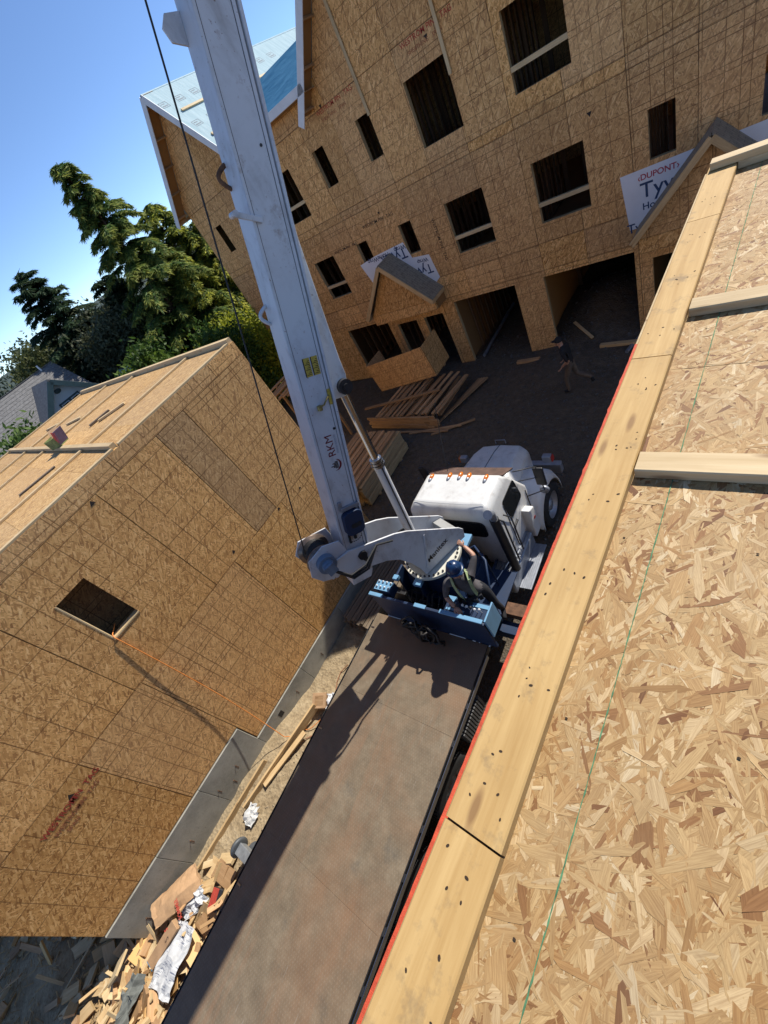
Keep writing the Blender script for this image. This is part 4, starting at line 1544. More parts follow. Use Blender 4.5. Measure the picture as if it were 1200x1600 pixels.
for k in range(4):
    y = 3.86 + 0.03 * k
    mb = MB(); mb.tube([(-0.6 + .3 * k, y, 1.0), (-0.55 + .3 * k, y, 1.3 + .1 * (k % 2)), (-0.1 + .15 * k, y + .05, 1.35), (0.05 + .15 * k, y, 1.0)], 0.018, 7)
    mb.build('air_hose', m_black, tr, fix=False)

# ---- crane turret: local frame with x along the boom's bearing, y to its left
K = Matrix.Translation((-0.005, 3.25, 2.15)) @ Matrix.Rotation(math.radians(66.5), 4, 'Z')
mb = MB()
mb.prism([(-0.62, 2.72, 1.06), (0.62, 2.72, 1.06), (0.62, 3.78, 1.06), (-0.62, 3.78, 1.06)], (0, 0, 0.35))
mb.add([(-0.58, 2.76, 1.41), (0.58, 2.76, 1.41), (0.58, 3.74, 1.41), (-0.58, 3.74, 1.41), (-0.44, 2.86, 2.02), (0.44, 2.86, 2.02), (0.44, 3.68, 2.02), (-0.44, 3.68, 2.02)],
       [(0, 1, 5, 4), (1, 2, 6, 5), (2, 3, 7, 6), (3, 0, 4, 7), (4, 5, 6, 7)])
for (x, y0, y1) in ((-0.62, 2.6, 2.95), (-0.12, 2.55, 2.95)):
    mb.prism([(x, y0, 1.08), (x, y1, 1.08), (x, y1, 2.06), (x, y0 + 0.1, 2.06)], (0.05, 0, 0))
ped = mb.build('pedestal', m_blue, tr, 0.012)
mb = MB(); mb.bx(-0.63, -0.52, 2.60, 2.70, 2.0, 2.08); mb.bx(-0.14, 0.02, 2.58, 2.72, 2.0, 2.08); mb.bx(0.38, 0.56, 3.55, 3.85, 1.98, 2.05)
mb.build('pedestal_cap', m_lightblue, ped, 0.006)
mb = MB(); mb.lathe((0, 3.25, 2.02), (0, 0, 1), [(0, 0.50), (0.06, 0.50), (0.06, 0.56), (0.13, 0.56), (0.13, 0.001)], 48, False)
rg = mb.build('slew_ring', simple('cream_ring_paint', (0.62, 0.60, 0.50), 0.5, 0, 0.2, 9), tr, 0.004)
for k in range(36):
    a = 2 * math.pi * k / 36
    mb = MB(); mb.cyl((0.515 * math.cos(a), 3.25 + 0.515 * math.sin(a), 2.15), (0.515 * math.cos(a), 3.25 + 0.515 * math.sin(a), 2.175), 0.02, n=6)
    mb.build('ring_bolt', m_blackmetal, rg)
PL = [(-0.62, 0.02), (-0.66, 0.2), (-0.6, 0.30), (0.22, 1.12), (0.42, 1.27), (0.85, 1.50), (1.15, 1.66), (1.42, 1.70), (1.52, 1.62), (1.52, 1.48), (1.36, 1.30), (1.10, 1.15),
      (0.78, 0.95), (0.60, 0.76), (0.48, 0.50), (0.40, 0.22), (0.38, 0.02)]
for s in (-1, 1):
    mb = MB(K)
    mb.prism([(-a, s * 0.27, b) for a, b in PL], (0, s * 0.035, 0))
    pl = mb.build('turret_plate', m_white, tr, 0.006)
    if s < 0:
        pl_near = pl
mb = MB(K)
mb.prism([(0.6, -0.265, 0.06), (0.6, -0.265, 0.24), (0.42, -0.265, 0.30), (0.36, -0.265, 0.12), (-0.38, -0.265, 0.12), (-0.38, -0.265, 0.06)], (0, 0.53, 0))
mb.build('turret_floor', mat_paint('grimy_grey_paint', (0.30, 0.30, 0.29), 0.6, 0.6, 0.8), tr, 0.006)
mb = MB(K)
mb.beam((-0.02, -0.312, 0.80), (-0.28, -0.312, 0.16), 0.02, 0.03)
mb.build('plate_rib', m_white, pl_near)
mb = MB(K)
mb.cyl((-1.03, -0.30, 1.42), (-1.03, -0.335, 1.42), 0.075, n=20)
mb.prism([(-0.96, -0.305, 1.47), (-1.10, -0.305, 1.47), (-1.05, -0.305, 1.26), (-1.0, -0.305, 1.26)], (0, -0.012, 0))
mb.build('plate_boss', m_blackmetal, pl_near)
mb = MB(K)
mb.cyl((-1.03, -0.30, 1.42), (-1.03, 0.30, 1.42), 0.06, n=16)
mb.build('boom_pivot_pin', m_steel, tr)
up_dir = Vector((math.cos(math.radians(45)), 0, math.sin(math.radians(45))))
text('brand_lettering', 'Manitex', 0.16, K @ frame((-0.22, -0.3085, 0.20), (math.cos(math.radians(8)), 0, math.sin(math.radians(8))), (-math.sin(math.radians(8)), 0, math.cos(math.radians(8)))), m_blackink, pl_near, Vector((0, 0, 0)), 0.0005, 0.002)
mb = MB(K)
for k in range(3):
    pts = []
    for i in range(17):
        t = 2 * math.pi * i / 16
        pts.append(Vector((-0.25 + 0.16 * math.cos(t), 0.1 - 0.05 * k, 0.75 + 0.13 * math.sin(t) + .02 * k)))
    mb.tube(pts, 0.012, 6)
mb.build('hose_loop', m_black, tr, fix=False)

# ---- boom
EL = math.radians(69.1)
P0 = Vector((-1.0256, 0, 1.155))
E_ = Vector((math.cos(EL), 0, math.sin(EL)))
N_ = Vector((-math.sin(EL), 0, math.cos(EL)))
Y_ = Vector((0, 1, 0))
KB = K @ Matrix((E_, Y_, N_)).transposed().to_4x4()
KB.translation = K @ P0
# boom frame: x along, y left, z toward the back (top plate)
n0, n1, hw = -0.05, 0.34, 0.225
mb = MB(KB)
mb.prism([(-0.30, -hw, n0 + 0.05), (-0.18, -hw, n0), (8.4, -hw, n0), (8.4, -hw, n1), (-0.30, -hw, n1)], (0, 2 * hw, 0))
boom = mb.build('boom', m_white, tr, 0.010)
mb = MB(KB)
mb.bx(0.1, 8.35, -hw - 0.035, hw + 0.035, n0 - 0.035, n0 - 0.003)
mb.build('bottom_flange', m_white, boom, 0.005)
mb = MB(KB)
mb.bx(0.2, 8.3, -hw - 0.012, -hw - 0.001, n0 + 0.012, n0 + 0.045)
mb.bx(0.2, 8.3, -hw - 0.008, -hw - 0.001, n1 - 0.035, n1 - 0.005)
mb.build('edge_strip', m_white, boom, 0.003)
mb = MB(KB)
mb.bx(-0.1, 8.3, -hw - 0.0025, -hw - 0.0005, n1 - 0.041, n1 - 0.036)
mb.bx(0.0, 8.3, -hw - 0.0025, -hw - 0.0005, n0 + 0.046, n0 + 0.050)
mb.build('seam_sealant', m_blackmetal, boom)
for k, (l0, l1, sh) in enumerate(((8.2, 9.6, 0.04), (9.5, 10.8, 0.08))):
    mb = MB(KB)
    mb.bx(l0, l1 + 3, -hw + sh, hw - sh, n0 + sh, n1 - sh)
    mb.build('boom_section', m_white, boom, 0.008)
# lift cylinder bracket hanging below
mb = MB(KB)
mb.prism([(2.62, -0.12, n0 - 0.036), (2.62, -0.12, -0.30), (2.70, -0.12, -0.36), (2.9, -0.12, -0.37), (3.1, -0.12, -0.33), (4.4, -0.12, -0.16), (5.6, -0.12, n0 - 0.036)], (0, 0.24, 0))
br = mb.build('cylinder_bracket', mat_paint('rust_stained_white', (0.66, 0.68, 0.68), 0.45, 1.0, 0.7, (0.22, 0.12, 0.05)), boom, 0.02)
mb = MB(KB)
mb.cyl((2.76, -0.20, -0.294), (2.76, 0.20, -0.294), 0.10, n=24)
mb.cyl((2.76, -0.225, -0.294), (2.76, -0.2, -0.294), 0.045, n=16)
mb.build('pin_boss', m_blackmetal, br)
# loops, guides and hooks on the boom's back plate
for l in (5.05, 3.75):
    mb = MB(KB)
    pts = [Vector((l - 0.10 + 0.2 * i / 12, 0.14, n1 + 0.10 * math.sin(math.pi * i / 12))) for i in range(13)]
    mb.tube(pts, 0.022, 8)
    mb.build('rope_guide', m_white if l != 5.05 else m_rust, boom, fix=False)
mb = MB(KB)
mb.beam((4.62, -hw - 0.02, 0.24), (4.70, -hw - 0.02, 0.52), 0.035, 0.05)
mb.cyl((4.70, -hw - 0.06, 0.50), (4.70, -hw + 0.10, 0.50), 0.03, n=10)
mb.build('roller_arm', m_white, boom, 0.004)
mb = MB(KB)
mb.prism([(6.0, 0.16, n1), (6.22, 0.16, n1), (6.2, 0.16, n1 + 0.14), (6.11, 0.16, n1 + 0.19), (6.02, 0.16, n1 + 0.14)], (0, 0.03, 0))
mb.build('lifting_lug', m_white, boom, 0.004)
mb = MB(KB)
mb.tube([(2.63, -hw - 0.02, 0.15), (2.66, -hw - 0.07, 0.10), (2.74, -hw - 0.07, 0.03), (2.74, -hw - 0.03, 0.0)], 0.012, 6)
mb.cyl((2.60, -hw - 0.05, 0.16), (2.66, -hw - 0.05, 0.16), 0.035, n=10)
mb.build('hook_bracket', simple('tarnished_brass', (0.33, 0.26, 0.09), 0.5, 0.5, 0.4, 20), boom)
mb = MB(KB); mb.bx(2.62, 2.82, -hw - 0.02, -hw - 0.013, n0 + 0.01, n0 + 0.05)
mb.build('yellow_tag', m_yellow, boom)
mb = MB(KB)
for (l, z, q) in ((2.3, 0.02, 0.018), (5.2, 0.05, 0.014), (6.6, 0.12, 0.012), (0.25, 0.06, 0.03)):
    mb.cyl((l, -hw - 0.006, z), (l, -hw, z), q, n=12)
mb.build('plug_bolt', m_blackmetal, boom)
# warning labels: yellow with black headers and fine print
for z0 in (0.16, 0.055):
    mb = MB(KB); mb.bx(3.02, 3.24, -hw - 0.0035, -hw - 0.0005, z0 - 0.04, z0 + 0.04)
    wl = mb.build('warning_label', m_yellow, boom)
    mb = MB(KB); mb.bx(3.02, 3.24, -hw - 0.005, -hw - 0.0036, z0 + 0.04, z0 + 0.052)
    for i in range(9):
        mb.bx(3.04 + 0.02 * i, 3.047 + 0.02 * i, -hw - 0.005, -hw - 0.0036, z0 - 0.033, z0 + 0.03 - 0.02 * (i % 3))
    mb.build('label_print', m_blackink, wl)
# company lettering, reading up the boom
TF = lambda l, z: KB @ frame((l, -hw - 0.0025, z), (1, 0, 0), (0, 0, 1))
text('company_lettering', 'RKM', 0.155, TF(1.93, 0.085), m_maroon, boom, Vector((0, 0, 0)), 0.0005, 0.0)
text('company_lettering', 'CRANE SERVICES', 0.036, TF(1.95, 0.035), simple('grey_decal', (0.3, 0.32, 0.4), 0.5), boom, Vector((0, 0, 0)), 0.0005)
mb = MB(KB)
for i in range(12):           # crescent and skyline emblem
    a0, a1 = math.radians(-200 + 16 * i), math.radians(-200 + 16 * (i + 1))
    w0, w1 = 0.028 * math.sin(math.pi * i / 12) + 0.002, 0.028 * math.sin(math.pi * (i + 1) / 12) + 0.002
    c = (1.80, 0.12)
    q = [(c[0] + 0.085 * math.cos(a0), c[1] + 0.085 * math.sin(a0)), (c[0] + 0.085 * math.cos(a1), c[1] + 0.085 * math.sin(a1)),
         (c[0] + (0.085 - w1) * math.cos(a1), c[1] + (0.085 - w1) * math.sin(a1)), (c[0] + (0.085 - w0) * math.cos(a0), c[1] + (0.085 - w0) * math.sin(a0))]
    mb.add([(u, -hw - 0.003, v) for u, v in q], [(0, 1, 2, 3)])
mb.build('emblem', m_maroon, boom, fix=False)
mb = MB(KB)
for i, hh in enumerate((0.05, 0.075, 0.11, 0.065, 0.085, 0.05)):
    mb.bx(1.75 + 0.018 * i, 1.762 + 0.018 * i, -hw - 0.0034, -hw - 0.0012, 0.085, 0.085 + hh)
mb.build('emblem', m_blackink, boom)
# blue gauge housing with its arc scale near the foot
mb = MB(KB); mb.prism(rpoly((0.86, -hw - 0.001, 0.10), (1, 0, 0), (0, 0, 1), 0.40, 0.31, 0.09), (0, -0.10, 0))
gh = mb.build('angle_gauge', m_blue, boom, 0.01)
mb = MB(KB); mb.prism(rpoly((0.82, -hw - 0.102, 0.08), (1, 0, 0), (0, 0, 1), 0.075, 0.17, 0.035), (0, -0.004, 0))
mb.bx(0.52, 0.66, -hw - 0.05, -hw - 0.02, 0.20, 0.23); mb.bx(0.56, 0.68, -hw - 0.05, -hw - 0.02, 0.10, 0.14)
mb.build('gauge_window', m_black, gh)
mb = MB(KB); mb.bx(1.08, 1.14, -hw - 0.05, -hw - 0.001, -0.06, 0.24); mb.bx(1.10, 1.24, -hw - 0.03, -hw - 0.001, 0.20, 0.26)
mb.build('gauge_bracket', m_alu, boom, 0.005)
for i in range(9):
    a = math.radians(-75 + 14 * i)
    mb = MB(KB); c = Vector((0.60 - 0.14 * math.cos(a) + 0.03, -hw - 0.002, 0.12 + 0.15 * math.sin(a)))
    mb.box(c, (0.012, 0.003, 0.024))
    mb.build('scale_mark', m_blackink, boom)
# ---- lift cylinder
cb0, cb1, cb2 = Vector((-0.12, 0, 0.62)), Vector((0.01, 0, 2.24)), KB.inverted() and None
pin = K.inverted() @ (KB @ Vector((2.76, 0, -0.294)))
mb = MB(K)
dcy = (pin - cb0).normalized()
col_ = cb0 + dcy * 1.66
mb.cyl(cb0 - dcy * 0.15, col_, 0.085, n=28)
barrel = mb.build('lift_cylinder', m_white, tr)
mb = MB(K)
for k in range(3):
    mb.cyl(col_ - dcy * 0.02 + dcy * 0.05 * k, col_ + dcy * 0.02 + dcy * 0.05 * k, 0.112 - 0.008 * k, n=28)
mb.build('gland_collar', m_steel, barrel)
mb = MB(K); mb.cyl(col_, pin, 0.062, n=28)
mb.build('piston_rod', m_chrome, barrel)
mb = MB(K); sidev = Vector((0, -1, 0)); offp = sidev * 0.086
mb.tube([cb0 + offp * 1.05, cb0.lerp(col_, 0.5) + offp * 1.1, col_ + offp * 1.05], 0.012, 6)
mb.build('hydraulic_line', m_blackmetal, barrel, fix=False)

# ---- winch and hoist rope
wc = Vector((-1.52, 0, 1.78))
ax = Vector((0, 1, 0))
mb = MB(K)
mb.lathe(wc - ax * 0.20, ax, [(0, 0.001), (0, 0.26), (0.025, 0.26), (0.03, 0.17), (0.10, 0.185), (0.20, 0.175), (0.30, 0.185), (0.37, 0.17), (0.375, 0.26), (0.40, 0.26), (0.40, 0.001)], 40)
winch = mb.build('winch_drum', m_grease, tr)
mb = MB(K)
for k in range(14):
    mb.lathe(wc - ax * 0.20 + ax * (0.04 + 0.024 * k), ax, [(0, 0.18), (0.006, 0.196), (0.012, 0.199), (0.018, 0.196), (0.024, 0.18)], 32)
mb.build('rope_wraps', m_rope, winch, fix=False)
mb = MB(K)
mb.prism([wc + Vector((0.36, -0.23, -0.34)), wc + Vector((0.36, -0.23, 0.12)), wc + Vector((0.12, -0.23, 0.25)), wc + Vector((-0.18, -0.23, 0.20)), wc + Vector((-0.30, -0.23, -0.05)),
          wc + Vector((-0.22, -0.23, -0.26)), wc + Vector((-0.02, -0.23, -0.40))], (0, -0.025, 0))
mb.prism([wc + Vector((0.36, 0.23, -0.34)), wc + Vector((0.36, 0.23, 0.12)), wc + Vector((-0.1, 0.23, 0.27)), wc + Vector((-0.28, 0.23, 0.10)), wc + Vector((-0.22, 0.23, -0.26))], (0, 0.025, 0))
mb.bx(wc.x - 0.1, wc.x + 0.36, -0.22, 0.22, wc.z - 0.40, wc.z - 0.36)
mb.build('winch_frame', m_white, winch, 0.006)
mb = MB(K)
mb.cyl(wc + Vector((0, -0.256, 0)), wc + Vector((0, -0.36, 0)), 0.15, n=24)
mb.cyl(wc + Vector((0, -0.36, 0)), wc + Vector((0, -0.44, 0)), 0.10, n=20)
mb.bx(wc.x - 0.08, wc.x + 0.08, -0.50, -0.44, wc.z - 0.09, wc.z + 0.09)
mb.build('winch_motor', mat_paint('blue_grey_motor', (0.16, 0.22, 0.30), 0.45, 0.3, 0.8, (0.05, 0.06, 0.08)), winch, 0.008)
mb = MB(K)
for k in range(3):
    mb.tube([wc + Vector((0.02, -0.46, -0.08 - .02 * k)), wc + Vector((0.15, -0.52, -0.32 - 0.04 * k)), wc + Vector((0.42, -0.46, -0.42 - 0.05 * k)), wc + Vector((0.75, -0.36, -0.36)), wc + Vector((1.0, -0.34, -0.55))], 0.018, 7)
mb.build('winch_hoses', m_black, winch, fix=False)
mb = MB(K)
rb, rt_ = wc + Vector((-0.20, 0.05, 0.0)), Vector((0.59, 0.05, 7.15))
ext = rt_ + (rt_ - rb) * 0.9
mb.cyl(rb, ext, 0.0095, n=8)
mb.build('hoist_rope', m_rope, tr)

# ---- cab
def shell(lv):
    """lv: list of (z, x half width, y back, y front)"""
    mb = MB()
    vs, fs = [], []
    for (z, w, a, b) in lv:
        vs += [(-w, a, z), (w, a, z), (w, b, z), (-w, b, z)]
    for i in range(len(lv) - 1):
        for k in range(4):
            fs.append((i * 4 + k, i * 4 + (k + 1) % 4, (i + 1) * 4 + (k + 1) % 4, (i + 1) * 4 + k))
    fs.append((3, 2, 1, 0))
    t = (len(lv) - 1) * 4
    fs.append((t, t + 1, t + 2, t + 3))
    mb.add(vs, fs)
    return mb


cab = shell([(0.72, 0.92, 4.08, 5.5), (0.95, 0.98, 4.05, 5.52), (1.62, 0.99, 4.04, 5.52), (2.28, 0.90, 4.08, 5.14), (2.44, 0.80, 4.22, 5.00)]).build('cab', m_cabwhite, tr, 0.085, 4)


def pane(c, ux, uy, w, h, r, name='window', mat=m_glass, par=None, d=0.012):
    ux, uy = Vector(ux).normalized(), Vector(uy).normalized()
    n = ux.cross(uy)
    mb = MB(); mb.prism(rpoly(Vector(c) + n * 0.001, ux, uy, w, h, r), n * d)
    o = mb.build(name, mat, par or cab)
    return o


bk = Vector((0, 0.04, 0.66)).normalized()
o = pane((0, 4.055, 1.93), (1, 0, 0), bk, 1.50, 0.42, 0.12, 'rear_window_seal', m_black, cab, 0.008)
pane((0, 4.046, 1.93), (1, 0, 0), bk, 1.44, 0.36, 0.10, 'rear_window', m_glass, cab, 0.008)
for s in (-1, 1):
    sd = Vector((-s * 0.09, 0, 0.66)).normalized()
    pane((s * 0.957, 4.88, 1.90), (0, s, 0), sd, 0.62, 0.48, 0.07, 'side_window', m_glass, cab, 0.010)
    for (y0, y1, z0, z1) in ((4.48, 4.495, 0.95, 2.15), (5.38, 5.395, 0.95, 1.6)):
        mb = MB(); mb.bx(s * 0.985, s * 1.0, y0, y1, z0, z1)
        mb.build('door_gap', m_black, cab)
    mb = MB(); mb.bx(s * 0.995, s * 1.03, 4.55, 4.72, 1.45, 1.49)
    mb.build('door_handle', m_blackmetal, cab, 0.004)
wsd = Vector((0, -0.38, 0.66)).normalized()
pane((0, 5.35, 1.94), (-1, 0, 0), wsd, 1.62, 0.60, 0.10, 'windshield', m_glass, cab, 0.010)
mb = MB()
mb.prism([(-0.84, 5.06, 2.34), (0.84, 5.06, 2.34), (0.90, 5.40, 2.20), (-0.90, 5.40, 2.20)], (0, 0.01, 0.03))
mb.build('sun_visor', simple('rust_brown_visor', (0.10, 0.055, 0.04), 0.6, 0, 0.4, 8), cab, 0.006)
for i, x in enumerate((-0.66, -0.24, 0.0, 0.20, 0.58)):
    y = 4.98 - 0.10 * abs(x)
    mb = MB(); mb.ell((x, y, 2.435), (0.045, 0.10, 0.05), n=12, m=8)
    mb.build('marker_light', m_orange, cab)
    mb = MB(); mb.ell((x, y - 0.075, 2.44), (0.04, 0.07, 0.035), n=10, m=6)
    mb.build('marker_base', m_alu, cab)
mb = MB(); mb.tube([(-0.45, 5.2, 2.3), (-0.55, 5.6, 2.9), (-0.85, 6.3, 3.3)], 0.006, 5)
mb.build('antenna', m_blackmetal, cab, fix=False)
for s in (-1, 1):
    mb = MB(); mb.tube([(s * 0.86, 4.055, 0.95), (s * 0.86, 4.05, 1.62), (s * 0.80, 4.085, 2.20)], 0.006, 5)
    mb.build('panel_seam', m_blackmetal, cab, fix=False)
for i in range(9):
    mb = MB(); mb.ell((-0.8 + 0.2 * i, 4.045, 1.55), (0.012, 0.006, 0.012), n=8, m=5)
    mb.build('rivet', m_alu, cab)
mb = MB(); mb.tube([(-0.78, 4.25, 2.443), (-0.40, 4.22, 2.447), (0.40, 4.22, 2.447), (0.78, 4.25, 2.443)], 0.004, 5)
mb.build('roof_seam', m_alu, cab, fix=False)
mb = MB(); mb.add([(x + 0.012 * math.cos(a), y + 0.03 * math.sin(a), 2.4755) for x, y in ((0.1, 4.4),) for a in (0, 1.5, 3, 4.6)], [(0, 1, 2, 3)])

# hood, fenders, grille
hood = MB()
vs, fs = [], []
for (y, w, z1) in ((5.44, 0.74, 1.78), (5.75, 0.72, 1.80), (6.4, 0.66, 1.72), (6.75, 0.60, 1.62), (6.86, 0.56, 1.45)):
    vs += [(-w, y, 0.8), (-w, y, z1 - 0.22), (-w + 0.15, y, z1 - 0.03), (0, y, z1), (w - 0.15, y, z1 - 0.03), (w, y, z1 - 0.22), (w, y, 0.8)]
for i in range(4):
    for k in range(6):
        fs.append((i * 7 + k, i * 7 + k + 1, (i + 1) * 7 + k + 1, (i + 1) * 7 + k))
fs += [tuple(range(6, -1, -1)), tuple(range(28, 35))]
hood.add(vs, fs)
hood = hood.build('hood', m_cabwhite, tr, 0.05, 3)
mb = MB(); mb.tube([(0, 5.46, 1.782), (0, 5.75, 1.802), (0, 6.4, 1.722), (0, 6.74, 1.625)], 0.007, 5)
mb.build('hood_seam', m_blackmetal, hood, fix=False)
mb = MB(); mb.tube([(-0.74, 5.47, 1.55), (-0.6, 5.47, 1.752), (0, 5.47, 1.787), (0.6, 5.47, 1.752), (0.74, 5.47, 1.55)], 0.010, 5)
mb.build('cowl_seam', m_blackmetal, hood, fix=False)
mb = MB(); mb.tube([(-0.12, 6.80, 1.62), (-0.12, 6.80, 1.72), (0.12, 6.80, 1.72), (0.12, 6.80, 1.62)], 0.012, 6)
mb.build('hood_ornament', m_alu, hood, fix=False)
for s in (-1, 1):
    mb = MB()
    n = 14
    vs, fs = [], []
    for i in range(n + 1):
        a = math.pi * (1.02 - 1.06 * i / n)
        y, z = 5.95 + 0.66 * math.cos(a), 0.52 + 0.66 * math.sin(a)
        y2, z2 = 5.95 + 0.72 * math.cos(a), 0.52 + 0.74 * math.sin(a) + 0.04
        vs += [(s * 0.55, y2, z2 + 0.16), (s * 1.08, y2, z2 + 0.03), (s * 1.20, y, z - 0.05), (s * 1.17, y, z - 0.12)]
    for i in range(n):
        for k in range(3):
            fs.append((i * 4 + k, i * 4 + k + 1, (i + 1) * 4 + k + 1, (i + 1) * 4 + k))
    mb.add(vs, fs, True)
    fd = mb.build('fender', m_cabwhite, tr)
    fd.modifiers.new('solid', 'SOLIDIFY').thickness = 0.02
    mb = MB(); mb.prism([(s * 0.9, 4.95, 0.62), (s * 0.9, 5.26, 0.62), (s * 0.9, 5.22, 1.32), (s * 0.9, 4.98, 1.42)], (s * 0.25, 0, 0))
    mb.build('fender_skirt', m_cabwhite, tr, 0.03, 3)
    mb = MB(); mb.ell((s * 1.16, 5.10, 1.10), (0.012, 0.05, 0.025), n=10, m=6)
    mb.build('side_marker', m_redpl, tr)
    mb = MB(); mb.bx(s * 0.93, s * 1.13, 6.58, 6.72, 1.18, 1.36)
    hl = mb.build('lamp_housing', m_alu, tr, 0.03)
    mb = MB(); mb.bx(s * 1.131, s * 1.16, 6.60, 6.70, 1.20, 1.34)
    mb.build('turn_lens', m_redpl if s > 0 else m_orange, hl)
    # mirrors
    mb = MB()
    mb.tube([(s * 0.92, 5.30, 2.22), (s * 1.32, 5.46, 2.20), (s * 1.36, 5.46, 1.55), (s * 1.0, 5.40, 1.40)], 0.013, 6)
    mb.tube([(s * 0.96, 5.30, 1.95), (s * 1.33, 5.46, 1.92)], 0.010, 6)
    mi = mb.build('mirror_arm', m_blackmetal, tr, fix=False)
    mb = MB(); mb.bx(s * 1.24, s * 1.44, 5.44, 5.50, 1.70, 2.16)
    mb.build('mirror_head', m_blackmetal, mi, 0.02)
    mb = MB(); mb.lathe((s * 1.34, 5.52, 1.52), (0, -1, 0), [(0, 0.001), (0, 0.10), (0.05, 0.09), (0.08, 0.001)], 18)
    mb.build('round_mirror', m_alu, mi)
mb = MB(); mb.bx(-1.15, 1.15, 6.92, 7.08, 0.5, 0.78)
mb.build('bumper', m_alu, tr, 0.02)
mb = MB(); mb.bx(-0.45, 0.45, 6.83, 6.885, 0.82, 1.38)
mb.build('grille', m_blackmetal, tr, 0.01)
# exhaust stack, steps, fuel tank on the right
mb = MB(); mb.cyl((1.06, 3.98, 0.85), (1.06, 3.98, 2.40), 0.085, n=20)
ex = mb.build('exhaust_stack', m_blackmetal, tr)
mb = MB(); mb.cyl((1.06, 3.98, 2.40), (1.06, 3.98, 2.56), 0.065, n=20); mb.cyl((1.06, 3.98, 2.54), (1.07, 3.86, 2.66), 0.07, 0.085, n=20)
mb.build('exhaust_tip', m_alu, ex)
mb = MB(); mb.tube([(1.12, 4.10, 1.0), (1.14, 4.10, 2.2), (1.0, 4.10, 2.25)], 0.018, 7); mb.tube([(1.12, 4.36, 1.0), (1.14, 4.36, 2.0), (1.0, 4.36, 2.05)], 0.016, 7)
mb.build('grab_bar', m_blackmetal, tr, fix=False)
for s in (-1, 1):
    mb = MB(); mb.bx(s * 0.62, s * 1.10, 3.62, 4.92, 0.46, 0.86)
    ft = mb.build('fuel_tank', m_alu, tr, 0.05, 3)
    for zz, x0, x1 in ((0.865, 0.70, 1.08), (0.50, 1.11, 1.34)):
        for k in range(6):
            xx = x0 + (x1 - x0) * (k + 0.5) / 6
            mb = MB(); mb.bx(s * (xx - 0.022), s * (xx + 0.022), 3.75, 4.85, zz, zz + 0.02)
            mb.build('step_slat', simple('step_tread', (0.20, 0.21, 0.22), 0.5, 0.5) if k == 0 and s < 0 and zz > .8 else m_alu, ft)

